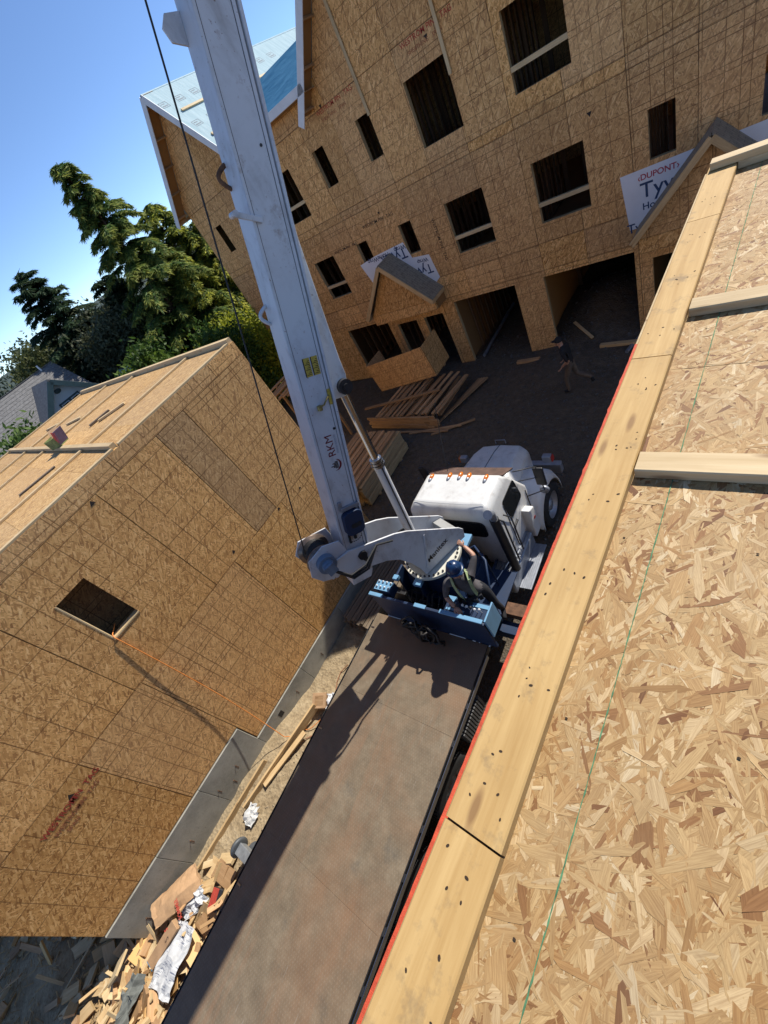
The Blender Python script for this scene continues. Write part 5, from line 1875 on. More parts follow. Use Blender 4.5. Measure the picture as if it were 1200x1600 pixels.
# ================================================================== PEOPLE
def person(name, J, edges, mats, regions, label, cat='person', head=None, facing=(1, 0), hands=()):
    """J: joint -> (position, radius); a skinned skeleton turned into one continuous body mesh"""
    names = list(J)
    me = bpy.data.meshes.new(name)
    base = Vector((J['pelvis'][0][0], J['pelvis'][0][1], min(J[k][0][2] for k in names) - 0.06))
    me.from_pydata([tuple(Vector(J[k][0]) - base) for k in names], [(names.index(a), names.index(b)) for a, b in edges], [])
    tmp = bpy.data.objects.new(name, me)
    COL.objects.link(tmp)
    tmp.modifiers.new('skin', 'SKIN').use_smooth_shade = True
    sv = me.skin_vertices[0].data
    for i, k in enumerate(names):
        r = J[k][1]
        sv[i].radius = r if isinstance(r, tuple) else (r, r)
        sv[i].use_root = (k == 'pelvis')
    tmp.modifiers.new('sub', 'SUBSURF').levels = 2
    tmp.modifiers['sub'].render_levels = 2
    dg = bpy.context.evaluated_depsgraph_get()
    body = bpy.data.meshes.new_from_object(tmp.evaluated_get(dg))
    bpy.data.objects.remove(tmp)
    body.materials.clear()
    mb = MB()
    f2 = Vector((facing[0], facing[1], 0)).normalized()
    lf = Vector((-f2.y, f2.x, 0))
    hp = Vector(J['head'][0]) - base
    # face: nose, brow, chin, ears, lips
    mb.ell(hp + f2 * 0.105 + Vector((0, 0, -0.01)), (0.016, 0.016, 0.03), n=8, m=6)
    mb.ell(hp + f2 * 0.088 + Vector((0, 0, -0.085)), (0.030, 0.030, 0.022), n=8, m=6)
    mb.ell(hp + f2 * 0.092 + Vector((0, 0, -0.052)), (0.022, 0.022, 0.008), n=8, m=6)
    for s in (-1, 1):
        mb.ell(hp + lf * s * 0.088 + Vector((0, 0, -0.005)), (0.02, 0.014, 0.032), n=8, m=6)
        mb.ell(hp + f2 * 0.083 + lf * s * 0.034 + Vector((0, 0, 0.022)), (0.012, 0.012, 0.008), n=8, m=6)
    # hands: palm and five bent fingers
    for (w, d, nrm, curl) in hands:
        w, d, nrm = Vector(w) - base, Vector(d).normalized(), Vector(nrm).normalized()
        sd = d.cross(nrm).normalized()
        R = Matrix((d, sd, nrm)).transposed()
        mb.ell(w + d * 0.045, (0.055, 0.042, 0.018), R, 12, 8)
        for k, (o_, L) in enumerate(((-0.030, 0.075), (-0.010, 0.085), (0.010, 0.080), (0.029, 0.062))):
            p0 = w + d * 0.085 + sd * o_
            p1 = p0 + (d * math.cos(curl * 0.5) + nrm * math.sin(curl * 0.5)) * L * 0.45
            p2 = p1 + (d * math.cos(curl * 1.3) + nrm * math.sin(curl * 1.3)) * L * 0.32
            p3 = p2 + (d * math.cos(curl * 2.0) + nrm * math.sin(curl * 2.0)) * L * 0.25
            mb.tube([p0 - d * 0.02, p0, p1, p2, p3], [0.010, 0.010, 0.009, 0.0085, 0.006], 7)
        p0 = w + d * 0.02 - sd * 0.035
        mb.tube([p0, p0 + (d - sd * 0.9).normalized() * 0.035, p0 + (d - sd * 0.4 + nrm * 0.4).normalized() * 0.065], [0.013, 0.011, 0.007], 7)
    extra = mb.mesh('extra', False)
    bm = bmesh.new()
    bm.from_mesh(body)
    nb_ = len(bm.faces)
    bm.from_mesh(extra)
    bm.faces.ensure_lookup_table()
    segs = [(Vector(J[a][0]) - base, Vector(J[b][0]) - base, regions.get((a, b), 0)) for a, b in edges]
    for i, f in enumerate(bm.faces):
        f.smooth = True
        if i >= nb_:
            f.material_index = 2
            continue
        c = f.calc_center_median()
        best, bi = 9, 0
        for (a, b, m) in segs:
            ab = b - a
            t = min(1, max(0, (c - a).dot(ab) / max(1e-6, ab.length_squared)))
            dd = (c - a - ab * t).length
            if dd < best: best, bi = dd, m
        f.material_index = bi
    bm.to_mesh(body)
    bm.free()
    for m in mats: body.materials.append(m)
    o = link(name, body)
    o.location = base
    tag(o, label, cat)
    return o, base


EDG = [('pelvis', 'waist'), ('waist', 'chest'), ('chest', 'neck'), ('neck', 'head'), ('head', 'crown'),
       ('chest', 'shR'), ('shR', 'elR'), ('elR', 'wrR'), ('chest', 'shL'), ('shL', 'elL'), ('elL', 'wrL'),
       ('pelvis', 'hipR'), ('hipR', 'knR'), ('knR', 'anR'), ('anR', 'toR'), ('pelvis', 'hipL'), ('hipL', 'knL'), ('knL', 'anL'), ('anL', 'toL')]
REG = {('pelvis', 'waist'): 0, ('waist', 'chest'): 0, ('chest', 'neck'): 0, ('neck', 'head'): 2, ('head', 'crown'): 2, ('chest', 'shR'): 0, ('chest', 'shL'): 0,
       ('shR', 'elR'): 0, ('shL', 'elL'): 0, ('elR', 'wrR'): 2, ('elL', 'wrL'): 2}
for s in 'RL':
    for e in (('pelvis', 'hip' + s), ('hip' + s, 'kn' + s), ('kn' + s, 'an' + s)): REG[e] = 1
    REG[('an' + s, 'to' + s)] = 3
# crane operator on the platform, right hand on the levers, left arm raised to the slew ring
OJ = dict(pelvis=((-3.22, 2.80, 2.02), (0.15, 0.115)), waist=((-3.27, 2.74, 2.22), (0.145, 0.105)), chest=((-3.31, 2.69, 2.44), (0.16, 0.115)),
          neck=((-3.31, 2.68, 2.62), 0.058), head=((-3.29, 2.68, 2.75), (0.082, 0.094)), crown=((-3.30, 2.69, 2.85), (0.07, 0.08)),
          shR=((-3.49, 2.55, 2.52), 0.078), elR=((-3.54, 2.42, 2.27), 0.050), wrR=((-3.37, 2.33, 2.15), 0.034),
          shL=((-3.14, 2.80, 2.53), 0.078), elL=((-3.12, 3.03, 2.70), 0.050), wrL=((-3.33, 3.13, 2.78), 0.034),
          hipR=((-3.32, 2.76, 1.98), 0.105), knR=((-3.40, 2.72, 1.58), 0.072), anR=((-3.38, 2.82, 1.18), 0.052), toR=((-3.28, 2.64, 1.13), (0.055, 0.035)),
          hipL=((-3.12, 2.86, 1.98), 0.105), knL=((-3.04, 2.84, 1.58), 0.072), anL=((-3.06, 2.95, 1.18), 0.052), toL=((-2.97, 2.78, 1.13), (0.055, 0.035)))
op, ob = person('person', OJ, EDG, [m_shirt, m_darkcloth, m_skin, m_blackcloth], REG,
                'person in blue hard hat and lime harness working the crane levers', facing=(0.85, -0.25),
                hands=(((-3.37, 2.33, 2.15), (0.75, -0.35, -0.2), (0, 0, -1), 0.7), ((-3.33, 3.13, 2.78), (-0.8, 0.3, 0.25), (0.2, 0.3, -0.8), 0.5)))
hp = Vector((-3.295, 2.685, 2.80)) - ob
f2 = Vector((0.85, -0.25, 0)).normalized()
mb = MB()
mb.lathe(hp, (0, 0, 1), [(-0.03, 0.118), (0.0, 0.122), (0.05, 0.118), (0.09, 0.10), (0.12, 0.068), (0.135, 0.03), (0.137, 0.001)], 26)
mb.lathe(hp + Vector((0, 0, -0.03)), (0, 0, 1), [(-0.004, 0.118), (-0.008, 0.150), (0.0, 0.152), (0.006, 0.118)], 26)
mb.ell(hp + f2 * 0.125 + Vector((0, 0, -0.034)), (0.05, 0.05, 0.006), n=16, m=6)
mb.tube([hp - f2 * 0.10 + Vector((0, 0, 0.075)), hp + Vector((0, 0, 0.142)), hp + f2 * 0.10 + Vector((0, 0, 0.075))], 0.018, 7)
mb.build('hard_hat', m_helmet, op, fix=False)
mb = MB(); lf = Vector((-f2.y, f2.x, 0))
mb.box(hp + lf * -0.121 + Vector((0, 0, 0.02)), (0.06, 0.012, 0.022), Matrix.Rotation(math.atan2(f2.y, f2.x), 3, 'Z'))
mb.box(hp - f2 * 0.122 + Vector((0, 0, 0.02)), (0.012, 0.06, 0.022), Matrix.Rotation(math.atan2(f2.y, f2.x), 3, 'Z'))
mb.build('hat_reflector', m_hivis, op)


def strap(path, w, th, mat, nm):
    mb = MB()
    pts = [Vector(p) - ob for p in path]
    c0 = Vector((-3.29, 2.71, 0)) - Vector((ob.x, ob.y, 0))
    vs, fs = [], []
    for i, p in enumerate(pts):
        d = (pts[min(i + 1, len(pts) - 1)] - pts[max(i - 1, 0)]).normalized()
        o_ = Vector((p.x - c0.x, p.y - c0.y, 0.12)).normalized()
        s_ = d.cross(o_).normalized()
        vs += [p + s_ * w / 2, p - s_ * w / 2, p - s_ * w / 2 + o_ * th, p + s_ * w / 2 + o_ * th]
    for i in range(len(pts) - 1):
        for k in range(4):
            fs.append((i * 4 + k, i * 4 + (k + 1) % 4, (i + 1) * 4 + (k + 1) % 4, (i + 1) * 4 + k))
    fs += [(0, 1, 2, 3), tuple(4 * len(pts) - 4 + k for k in (3, 2, 1, 0))]
    mb.add(vs, fs)
    return mb.build(nm, mat, op)


ff, ll = Vector((0.60, -0.80, 0)), Vector((0.80, 0.60, 0))
cc = Vector((-3.30, 2.70, 0))


def tp(f, l, z): return cc + ff * f + ll * l + Vector((0, 0, z))


strap([tp(0.10, -0.11, 2.02), tp(0.155, -0.11, 2.2), tp(0.165, -0.12, 2.38), tp(0.12, -0.13, 2.54), tp(0.02, -0.13, 2.605), tp(-0.09, -0.11, 2.54), tp(-0.15, -0.07, 2.35), tp(-0.13, -0.02, 2.1)], 0.055, 0.012, m_hivis, 'harness_strap')
strap([tp(0.10, 0.12, 2.02), tp(0.155, 0.12, 2.2), tp(0.165, 0.12, 2.38), tp(0.12, 0.13, 2.54), tp(0.02, 0.13, 2.605), tp(-0.09, 0.11, 2.54), tp(-0.15, 0.07, 2.35), tp(-0.13, 0.02, 2.1)], 0.055, 0.012, m_hivis, 'harness_strap')
strap([tp(0.02, -0.19, 2.12), tp(0.13, -0.10, 2.09), tp(0.155, 0.0, 2.08), tp(0.13, 0.12, 2.09), tp(0.02, 0.21, 2.12), tp(-0.09, 0.12, 2.12), tp(-0.13, 0, 2.12), tp(-0.09, -0.12, 2.12), tp(0.02, -0.19, 2.12)], 0.05, 0.012, m_darkcloth, 'belt')
mb = MB()
for k in range(5):
    a = -1.2 + 0.5 * k
    p = tp(0.19 * math.cos(a), 0.21 * math.sin(a), 2.02) - ob
    mb.box(p, (0.07, 0.05, 0.13), Matrix.Rotation(a, 3, 'Z'))
mb.build('tool_pouch', m_darkcloth, op, 0.01)

# the second worker, walking past the garage
WJ = dict(pelvis=((-4.02, 10.62, 0.98), (0.14, 0.11)), waist=((-4.04, 10.62, 1.13), (0.13, 0.10)), chest=((-4.10, 10.61, 1.36), (0.155, 0.115)), neck=((-4.15, 10.61, 1.53), 0.055),
          head=((-4.20, 10.61, 1.64), (0.082, 0.092)), crown=((-4.20, 10.61, 1.74), (0.07, 0.078)),
          shR=((-4.10, 10.80, 1.44), 0.072), elR=((-4.06, 10.86, 1.16), 0.045), wrR=((-4.24, 10.82, 0.98), 0.033),
          shL=((-4.10, 10.42, 1.44), 0.072), elL=((-4.00, 10.36, 1.17), 0.045), wrL=((-4.18, 10.40, 0.99), 0.033),
          hipR=((-4.03, 10.71, 0.93), 0.10), knR=((-3.93, 10.74, 0.52), 0.07), anR=((-3.58, 10.76, 0.34), 0.05), toR=((-3.55, 10.76, 0.17), (0.05, 0.035)),
          hipL=((-4.03, 10.53, 0.93), 0.10), knL=((-4.17, 10.53, 0.50), 0.07), anL=((-4.15, 10.53, 0.11), 0.05), toL=((-4.31, 10.53, 0.07), (0.05, 0.035)))
WJ = {k: ((p[0] + 0.05, p[1] + 0.1, p[2] + 0.03), r) for k, (p, r) in WJ.items()}
w2, wb = person('person', WJ, EDG, [m_blackcloth, m_tancloth, m_skin, m_darkcloth], REG,
                'person in black shirt, dark cap and tan trousers walking by the garage', facing=(-1, 0),
                hands=(((-4.19, 10.92, 1.01), (-0.5, 0, -0.8), (-0.6, 0, 0.4), 0.6), ((-4.13, 10.50, 1.02), (-0.5, 0, -0.8), (-0.6, 0, 0.4), 0.6)))
hp = Vector((-4.15, 10.71, 1.72)) - wb
mb = MB()
mb.lathe(hp, (0, 0, 1), [(-0.02, 0.104), (0.03, 0.104), (0.07, 0.085), (0.10, 0.045), (0.11, 0.001)], 20)
mb.ell(hp + Vector((-0.12, 0, -0.005)), (0.07, 0.075, 0.008), n=14, m=6)
mb.build('cap', m_blackcloth, w2, fix=False)

# ================================================================== LUMBER
def off_board(nm, a, b, w, h, root, mat, upv=(0, 0, 1)):
    return board(nm, a, b, w, h, root, mat, upv, Vector(root.location))


# jumbled stack in front of the porch: long sides along X, loose top pieces along Y
ls = empty('lumber_stack', (-9.6, 10.9, 0), 0, 'loose reddish lumber stack before the porch with a single board across it', 'lumber stack', 'lumber stacks in the yard')
r = random.Random(21)
for k in range(5):
    for j in range(2):
        x0 = -11.2 + r.uniform(-.15, .15)
        off_board('board', (x0, 9.55 + 0.05 * j + r.uniform(-.03, .03), 0.08 + 0.1 * k), (x0 + 3.0 + r.uniform(-.3, .3), 9.35 + 0.05 * j + r.uniform(-.05, .05), 0.08 + 0.1 * k), 0.045, 0.095, ls, m_pine_red)
for k in range(14):
    x = -10.9 + 0.22 * k + r.uniform(-.05, .05)
    off_board('board', (x, 9.55, 0.50 + r.uniform(-.04, .05)), (x + 0.35 + r.uniform(-.1, .1), 11.85 + r.uniform(-.3, .3), 0.54 + r.uniform(-.05, .06)), 0.11, 0.042, ls, m_pine_red)
for k in range(10):
    x = -10.8 + 0.3 * k
    off_board('board', (x, 9.7, 0.30), (x + 0.1, 11.9, 0.30), 0.12, 0.042, ls, m_pine_red)
off_board('board', (-11.6, 10.0, 0.64), (-8.35, 10.6, 0.72), 0.12, 0.05, ls, m_pine_red)
for k in range(4):
    off_board('board', (-8.2 + 0.12 * k, 9.6 + .2 * k, 0.06 + .03 * k), (-7.55 + 0.1 * k, 11.9, 0.10), 0.09, 0.04, ls, m_pine_red)
for k in range(3):
    off_board('board', (-10.2 + k, 9.2 - .1 * k, 0.06), (-7.6 + .4 * k, 9.15 + .25 * k, 0.08), 0.09, 0.04, ls, m_pine_red)

# OSB-clad box resting askew on the stack
bxr = empty('sheathed_box', (-10.25, 11.4, 0.62), 0, 'OSB-clad box resting tilted on the reddish lumber stack', 'box')
bxr.rotation_euler = (0, math.radians(-7), 0)
sheet('osb_panel', (0, -0.05, 0), UX, UZ, -1.45, 1.45, 0.0, 1.22, [], 0.012, m_osb_back, bxr)
sheet('osb_panel', (1.45, 0, 0), (0, 1, 0), UZ, -0.03, 1.1, 0.0, 1.22, [], 0.012, m_osb_dark, bxr)
sheet('osb_panel', (-1.45, 0, 0), (0, -1, 0), UZ, -1.1, 0.03, 0.0, 1.22, [], 0.012, m_osb_dark, bxr)
for x in (-1.35, -0.7, 0, 0.7, 1.35):
    board('stud', (x, 0.0, 0.02), (x, 0.0, 1.2), 0.038, 0.075, bxr, m_pine, (1, 0, 0))

# strapped bundle between the boom foot and the yard
bd = empty('lumber_bundle', (-9.8, 7.2, 0), 0, 'tall pale lumber bundle with flush sides behind the lift cylinder', 'lumber stack', 'lumber stacks in the yard')
for k in range(9):
    n = 13 if k < 8 else 9
    for j in range(n):
        x = -10.75 + 0.155 * j + r.uniform(-.006, .006)
        if k == 8: x = -10.7 + 0.21 * j + r.uniform(-.04, .04)
        if k not in (0, 7, 8) and 0 < j < 12: continue
        dy = r.uniform(-.05, .05)
        off_board('board', (x, 5.75 + dy, 0.09 + 0.094 * k), (x + (0.05 * r.uniform(-1, 1) if k == 8 else 0), 8.35 + dy, 0.09 + 0.094 * k), 0.145, 0.088, bd, m_pine_red if k == 8 else m_pine)
for y in (6.3, 7.8):
    off_board('skid', (-10.8, y, 0.02), (-8.8, y, 0.02), 0.09, 0.09, bd, m_pine)

# dark weathered stack beside the far footing
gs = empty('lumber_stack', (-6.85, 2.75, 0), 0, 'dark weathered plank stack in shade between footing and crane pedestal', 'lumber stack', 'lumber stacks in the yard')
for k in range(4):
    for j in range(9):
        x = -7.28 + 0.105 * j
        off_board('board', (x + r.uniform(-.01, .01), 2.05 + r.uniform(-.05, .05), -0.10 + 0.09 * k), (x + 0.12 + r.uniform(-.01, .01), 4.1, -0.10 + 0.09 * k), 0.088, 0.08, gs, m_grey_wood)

# lumber leaning against the back building's left end
lg = empty('lumber_stack', (-14.6, 9.6, 0), 0, 'leaning pile of brown lumber behind the left building by the yellow shrub', 'lumber stack', 'lumber stacks in the yard')
for k in range(12):
    x = -14.9 + 0.13 * k
    off_board('board', (x, 8.4 + .1 * (k % 3), 2.6 + r.uniform(-.1, .1)), (x + .9, 10.6, 3.0 + r.uniform(-.1, .1)), 0.12, 0.05, lg, m_pine_red)
for k in range(6):
    off_board('leg', (-14.8 + .5 * k, 9.3, 0.0), (-14.8 + .5 * k, 9.3, 2.65), 0.09, 0.09, lg, m_pine_red, (1, 0, 0))

# ================================================================== SCRAP HEAP
heap_lab = 'sawn wood offcut lying in the scrap heap below the left footing'
heap_grp = 'wood offcuts in the scrap heap'


def heap_z(x, y):
    return gz(x, y) + 0.05 + 0.30 * math.exp(-(((x + 7.0) / 1.1) ** 2 + ((y + 5.9) / 1.1) ** 2)) + 0.25 * math.exp(-(((x + 9.2) / 1.5) ** 2 + ((y + 6.2) / 1.0) ** 2))


sizes = [(0.30, 0.16, 0.05), (0.36, 0.09, 0.038), (0.26, 0.14, 0.038), (0.5, 0.07, 0.03), (0.18, 0.13, 0.04), (0.6, 0.04, 0.02), (0.34, 0.24, 0.011), (0.75, 0.04, 0.018), (0.16, 0.09, 0.06), (0.42, 0.14, 0.038)]
mats = [m_pine, m_pine_light, m_pine_red, m_osb_plain, m_pine]
r = random.Random(77)


def chip_mesh(L, w, h, m):
    """a sawn offcut: slanted saw cut at one end, split edge at the other"""
    mb = MB()
    sl = w * r.uniform(-.25, .25)
    q = [(-L / 2, -w / 2), (-L / 2 + abs(sl) * 0.3, 0.1 * w), (-L / 2 + sl, w / 2), (L / 2 - sl * 0.5, w / 2), (L / 2 + sl * .5, -w / 2)]
    mb.prism([(a, b, -h / 2) for a, b in q], (0, 0, h))
    me = mb.mesh('offcut')
    me.materials.append(m)
    return me


cm = [chip_mesh(s[0] * 1.25, s[1] * 1.25, s[2] * 1.2, m) for s in sizes for m in mats[:4] if not (m is m_osb_plain and s[2] > 0.03)]
spots = []
for _ in range(302):
    t = r.random()
    if t < 0.62:
        x, y = r.gauss(-6.85, 0.45), r.gauss(-5.1, 0.8)
    elif t < 0.75:
        x, y = r.uniform(-6.9, -5.9), r.uniform(-4.6, -2.9)
    else:
        x, y = r.uniform(-11.5, -7.7), r.uniform(-7.6, -4.9)
    if x > -5.8 or (x < -7.35 and y > -4.75): continue
    spots.append((x, y))
for (x, y) in spots:
    o = bpy.data.objects.new('offcut', r.choice(cm))
    COL.objects.link(o)
    o.location = (x, y, heap_z(x, y) + 0.05 + 0.12 * r.random())
    o.rotation_euler = (r.gauss(0, 0.4), r.gauss(0, 0.4), r.uniform(0, 6.28))
    tag(o, heap_lab, 'offcut', heap_grp)
# heap core (small splinters and dirt nobody could count)
mb = MB()
for _ in range(1500):
    x, y = (r.gauss(-6.95, 0.5), r.gauss(-5.5, 0.9)) if r.random() < 0.65 else (r.uniform(-12, -7.6), r.uniform(-8, -4.8))
    if x > -5.7 or (x < -7.35 and y > -4.72): continue
    L, w = r.uniform(0.05, 0.28), r.uniform(0.008, 0.03)
    a, b = r.uniform(0, 6.28), r.gauss(0, 0.3)
    d = Vector((math.cos(a) * math.cos(b), math.sin(a) * math.cos(b), math.sin(b)))
    c = Vector((x, y, heap_z(x, y) + 0.02 + 0.04 * r.random()))
    mb.beam(c - d * L / 2, c + d * L / 2, w, 0.008)
tag(mb.build('splinters', simple('pale_splinters', (0.42, 0.28, 0.13), 0.8, 0, 0.5, 3.5), fix=False), 'wood splinters and shavings over the scrap heap', 'splinters', kind='stuff')
mb = MB()
xs, ys = np.arange(-12.5, -5.6, 0.16), np.arange(-8.5, -4.0, 0.16)
vs = [(float(x), float(y), (heap_z(x, y) - 0.03 + 0.05 * vnoise(x * 5, y * 5)) if not (x < -7.4 and y > -4.7) else -0.2) for y in ys for x in xs]
n = len(xs)
mb.add(vs, [(j * n + i, j * n + i + 1, (j + 1) * n + i + 1, (j + 1) * n + i) for j in range(len(ys) - 1) for i in range(n - 1)], True)
tag(mb.build('heap_dirt', m_soil, fix=False), 'dirt mound under the scrap heap', 'dirt', kind='structure')


def crumple(name, loc, lx, ly, mat, label, cat, seed, amp=0.09, rz=0.0, tilt=(0, 0), n=14, fold=0.0):
    rr = random.Random(seed)
    mb = MB()
    vs = []
    for j in range(n + 1):
        for i in range(n + 1):
            u, v = i / n - .5, j / n - .5
            z = amp * (vnoise(u * 4.3 + seed, v * 4.3) + 0.5 * vnoise(u * 9 + seed, v * 9 + 2) - 0.7) + fold * abs(u)
            e = 0.06 * (vnoise(u * 6 + seed * 2, v * 6) - .5)
            vs.append((u * lx + e, v * ly + e, z))
    fs = [(j * (n + 1) + i, j * (n + 1) + i + 1, (j + 1) * (n + 1) + i + 1, (j + 1) * (n + 1) + i) for j in range(n) for i in range(n)]
    mb.add(vs, fs, False)
    o = mb.build(name, mat, fix=False)
    o.modifiers.new('solid', 'SOLIDIFY').thickness = 0.004
    o.location = loc
    o.rotation_euler = (tilt[0], tilt[1], rz)
    tag(o, label, cat)
    return o


# big brown paper sack with red print, leaning on the footing corner
sk = empty('paper_sack', (-7.12, -3.75, 0.22), math.radians(0), 'torn brown paper sack with red print leaning on the footing corner', 'sack')
mb = MB()
n = 12
vs = []
for side in (0, 1):
    for j in range(n + 1):
        for i in range(7):
            u, v = i / 6 - .5, j / n
            bulge = (0.14 * math.cos(math.pi * u) * (0.35 + 0.65 * math.sin(math.pi * min(1, v * 1.1)))) * (1 if side else -1)
            w = 0.50 - 0.10 * v
            vs.append((u * w + 0.02 * vnoise(v * 9, side * 3 + u * 4), bulge + 0.035 * (vnoise(u * 6, v * 8 + side * 5) - .5), v * 0.85 + 0.03 * vnoise(u * 7, side)))
fs = []
o1 = (n + 1) * 7
for s_ in (0, 1):
    for j in range(n):
        for i in range(6):
            a = s_ * o1 + j * 7 + i
            fs.append((a, a + 1, a + 8, a + 7))
for j in range(n):
    for i in (0, 6):
        fs.append((j * 7 + i, (j + 1) * 7 + i, o1 + (j + 1) * 7 + i, o1 + j * 7 + i))
mb.add(vs, fs)
MS = frame((0.1, 0.35, 0.1), (0.93, -0.30, -0.10), (0.20, 0.22, 0.95)) @ Matrix.Identity(4)
mb.v = [MS @ p for p in mb.v]
sack = mb.build('sack_body', m_card, sk, fix=True)
for k, (zz, uu, sz) in enumerate(((0.55, -0.16, 0.085), (0.30, -0.14, 0.085))):
    P = MS @ Vector((uu + 0.3, 0.13, zz + 0.08))
    X, Y = -(MS.to_3x3() @ Vector((0, 0, 1))), (MS.to_3x3() @ Vector((1, 0, 0)))
    X, Y = Y, -X
    Pn = X.cross(Y)
    if Pn.z < 0: X = -X; Pn = -Pn; P = P - X * 0.3
    text('red_print', 'SOMMER'[:6] if k else 'S', sz, frame(P + Pn * 0.03, X, Y), m_redink, sk, Vector((0, 0, 0)), 0.001, 0.001)
crumple('plastic_sheet', (-6.55, -4.35, 0.36), 0.50, 0.90, m_bag, 'large crumpled white printed plastic bag beside the brown sack', 'bag', 3, 0.11, 0.2)
crumple('plastic_sheet', (-6.78, -3.72, 0.30), 0.26, 0.5, m_bag, 'small crumpled white bag between the sack and the truck', 'bag', 8, 0.14, -0.3)
crumple('plastic_sheet', (-6.42, 0.32, 0.05), 0.32, 0.30, m_paper, 'white scrap of plastic by the small box next to the flatbed', 'bag', 5, 0.10, 0.5)
crumple('plastic_sheet', (-6.75, -2.2, 0.18), 0.28, 0.34, simple('thin_clear_film', (0.6, 0.6, 0.58), 0.3), 'thin clear film lying on the sand by the tall footing', 'bag', 6, 0.07, 0.2)
crumple('plastic_sheet', (-10.6, -5.7, 0.55), 0.5, 0.5, m_paper, 'white bag in the dark corner of the scrap heap', 'bag', 9, 0.2, 0.1)
crumple('work_glove_rag', (-6.75, -5.15, 0.5), 0.3, 0.75, simple('grey_rag', (0.14, 0.15, 0.14), 0.9, 0, 0.4, 9), 'grey crumpled tarp strip in the middle of the scrap heap', 'tarp', 12, 0.2, 0.5)
crumple('black_plastic', (-6.55, -5.75, 0.35), 0.55, 0.6, simple('black_film', (0.015, 0.015, 0.017), 0.35), 'black plastic film at the lower end of the scrap heap', 'plastic', 14, 0.2, 0.2)
mb = MB(); mb.bx(-0.09, 0.09, -0.35, 0.35, -0.05, 0.05)
o = mb.build('carton', m_card, None, 0.006); o.location = (-6.85, -4.35, 0.38); o.rotation_euler = (0.2, 0.3, -0.15)
tag(o, 'long slim brown carton between the sack and the white bag', 'carton')
mb = MB(); mb.bx(-0.088, 0.092, -0.356, -0.351, -0.05, 0.05)
mb.build('blue_end', simple('blue_tape', (0.05, 0.28, 0.5), 0.5), o)
mb = MB(); mb.bx(-0.16, 0.16, -0.16, 0.16, -0.1, 0.1)
o = mb.build('carton', m_card, None, 0.006); o.location = (-6.72, 0.18, 0.05); o.rotation_euler = (0.25, 0.2, 0.5)
tag(o, 'small square cardboard box on the sand beside the flatbed', 'carton')
mb = MB(); mb.bx(-0.1, 0.1, -0.1, 0.1, 0.101, 0.103)
mb.build('box_print', m_pine_red, o)
mb = MB(); mb.bx(-0.09, 0.09, -0.16, 0.16, -0.03, 0.03)
o = mb.build('tool_package', m_blackmetal, None, 0.008); o.location = (-6.45, -3.45, 0.22); o.rotation_euler = (0.2, 0.4, 0.3)
tag(o, 'black and red blister package near the outrigger foot', 'package')
mb = MB(); mb.bx(-0.095, 0.02, -0.161, 0.161, 0.031, 0.034)
mb.build('red_label', m_redink, o)
mb = MB(); mb.bx(-0.2, 0.2, -0.12, 0.12, -0.02, 0.02)
o = mb.build('blond_block', m_pine_light, None, 0.004); o.location = (-7.35, -5.0, 0.55); o.rotation_euler = (0.3, -0.5, -0.5)
tag(o, 'broad blond plywood block on top of the scrap heap by the building corner', 'offcut')
# rubber hose / cord remains on the sand near the far footing
mb = MB()
pts = [Vector((-6.6 + 0.25 * math.sin(i * .7), -0.6 + 0.22 * i, gz(-6.5, -0.6 + 0.22 * i) + 0.12)) for i in range(9)]
mb.tube(pts, 0.012, 6)
tag(mb.build('wire', simple('brown_wire', (0.28, 0.12, 0.06), 0.6), fix=False), 'brown wire trailing over the sand past the small box', 'wire')

# ================================================================== TREES
def leaf_mesh(name, tris, cols):
    """tris: (N,3,3) triangles with one colour each"""
    N = len(tris)
    me = bpy.data.meshes.new(name)
    me.vertices.add(N * 3); me.loops.add(N * 3); me.polygons.add(N)
    me.vertices.foreach_set('co', np.asarray(tris, np.float32).ravel())
    me.loops.foreach_set('vertex_index', np.arange(N * 3, dtype=np.int32))
    me.polygons.foreach_set('loop_start', np.arange(0, N * 3, 3, dtype=np.int32))
    me.polygons.foreach_set('loop_total', np.full(N, 3, dtype=np.int32))
    ca = me.color_attributes.new('Col', 'FLOAT_COLOR', 'POINT')
    cc = np.ones((N, 3, 4), np.float32)
    cc[:, :, :3] = np.asarray(cols)[:, None, :]
    ca.data.foreach_set('color', cc.ravel())
    me.update(calc_edges=True)
    me.materials.append(m_leaf)
    return me


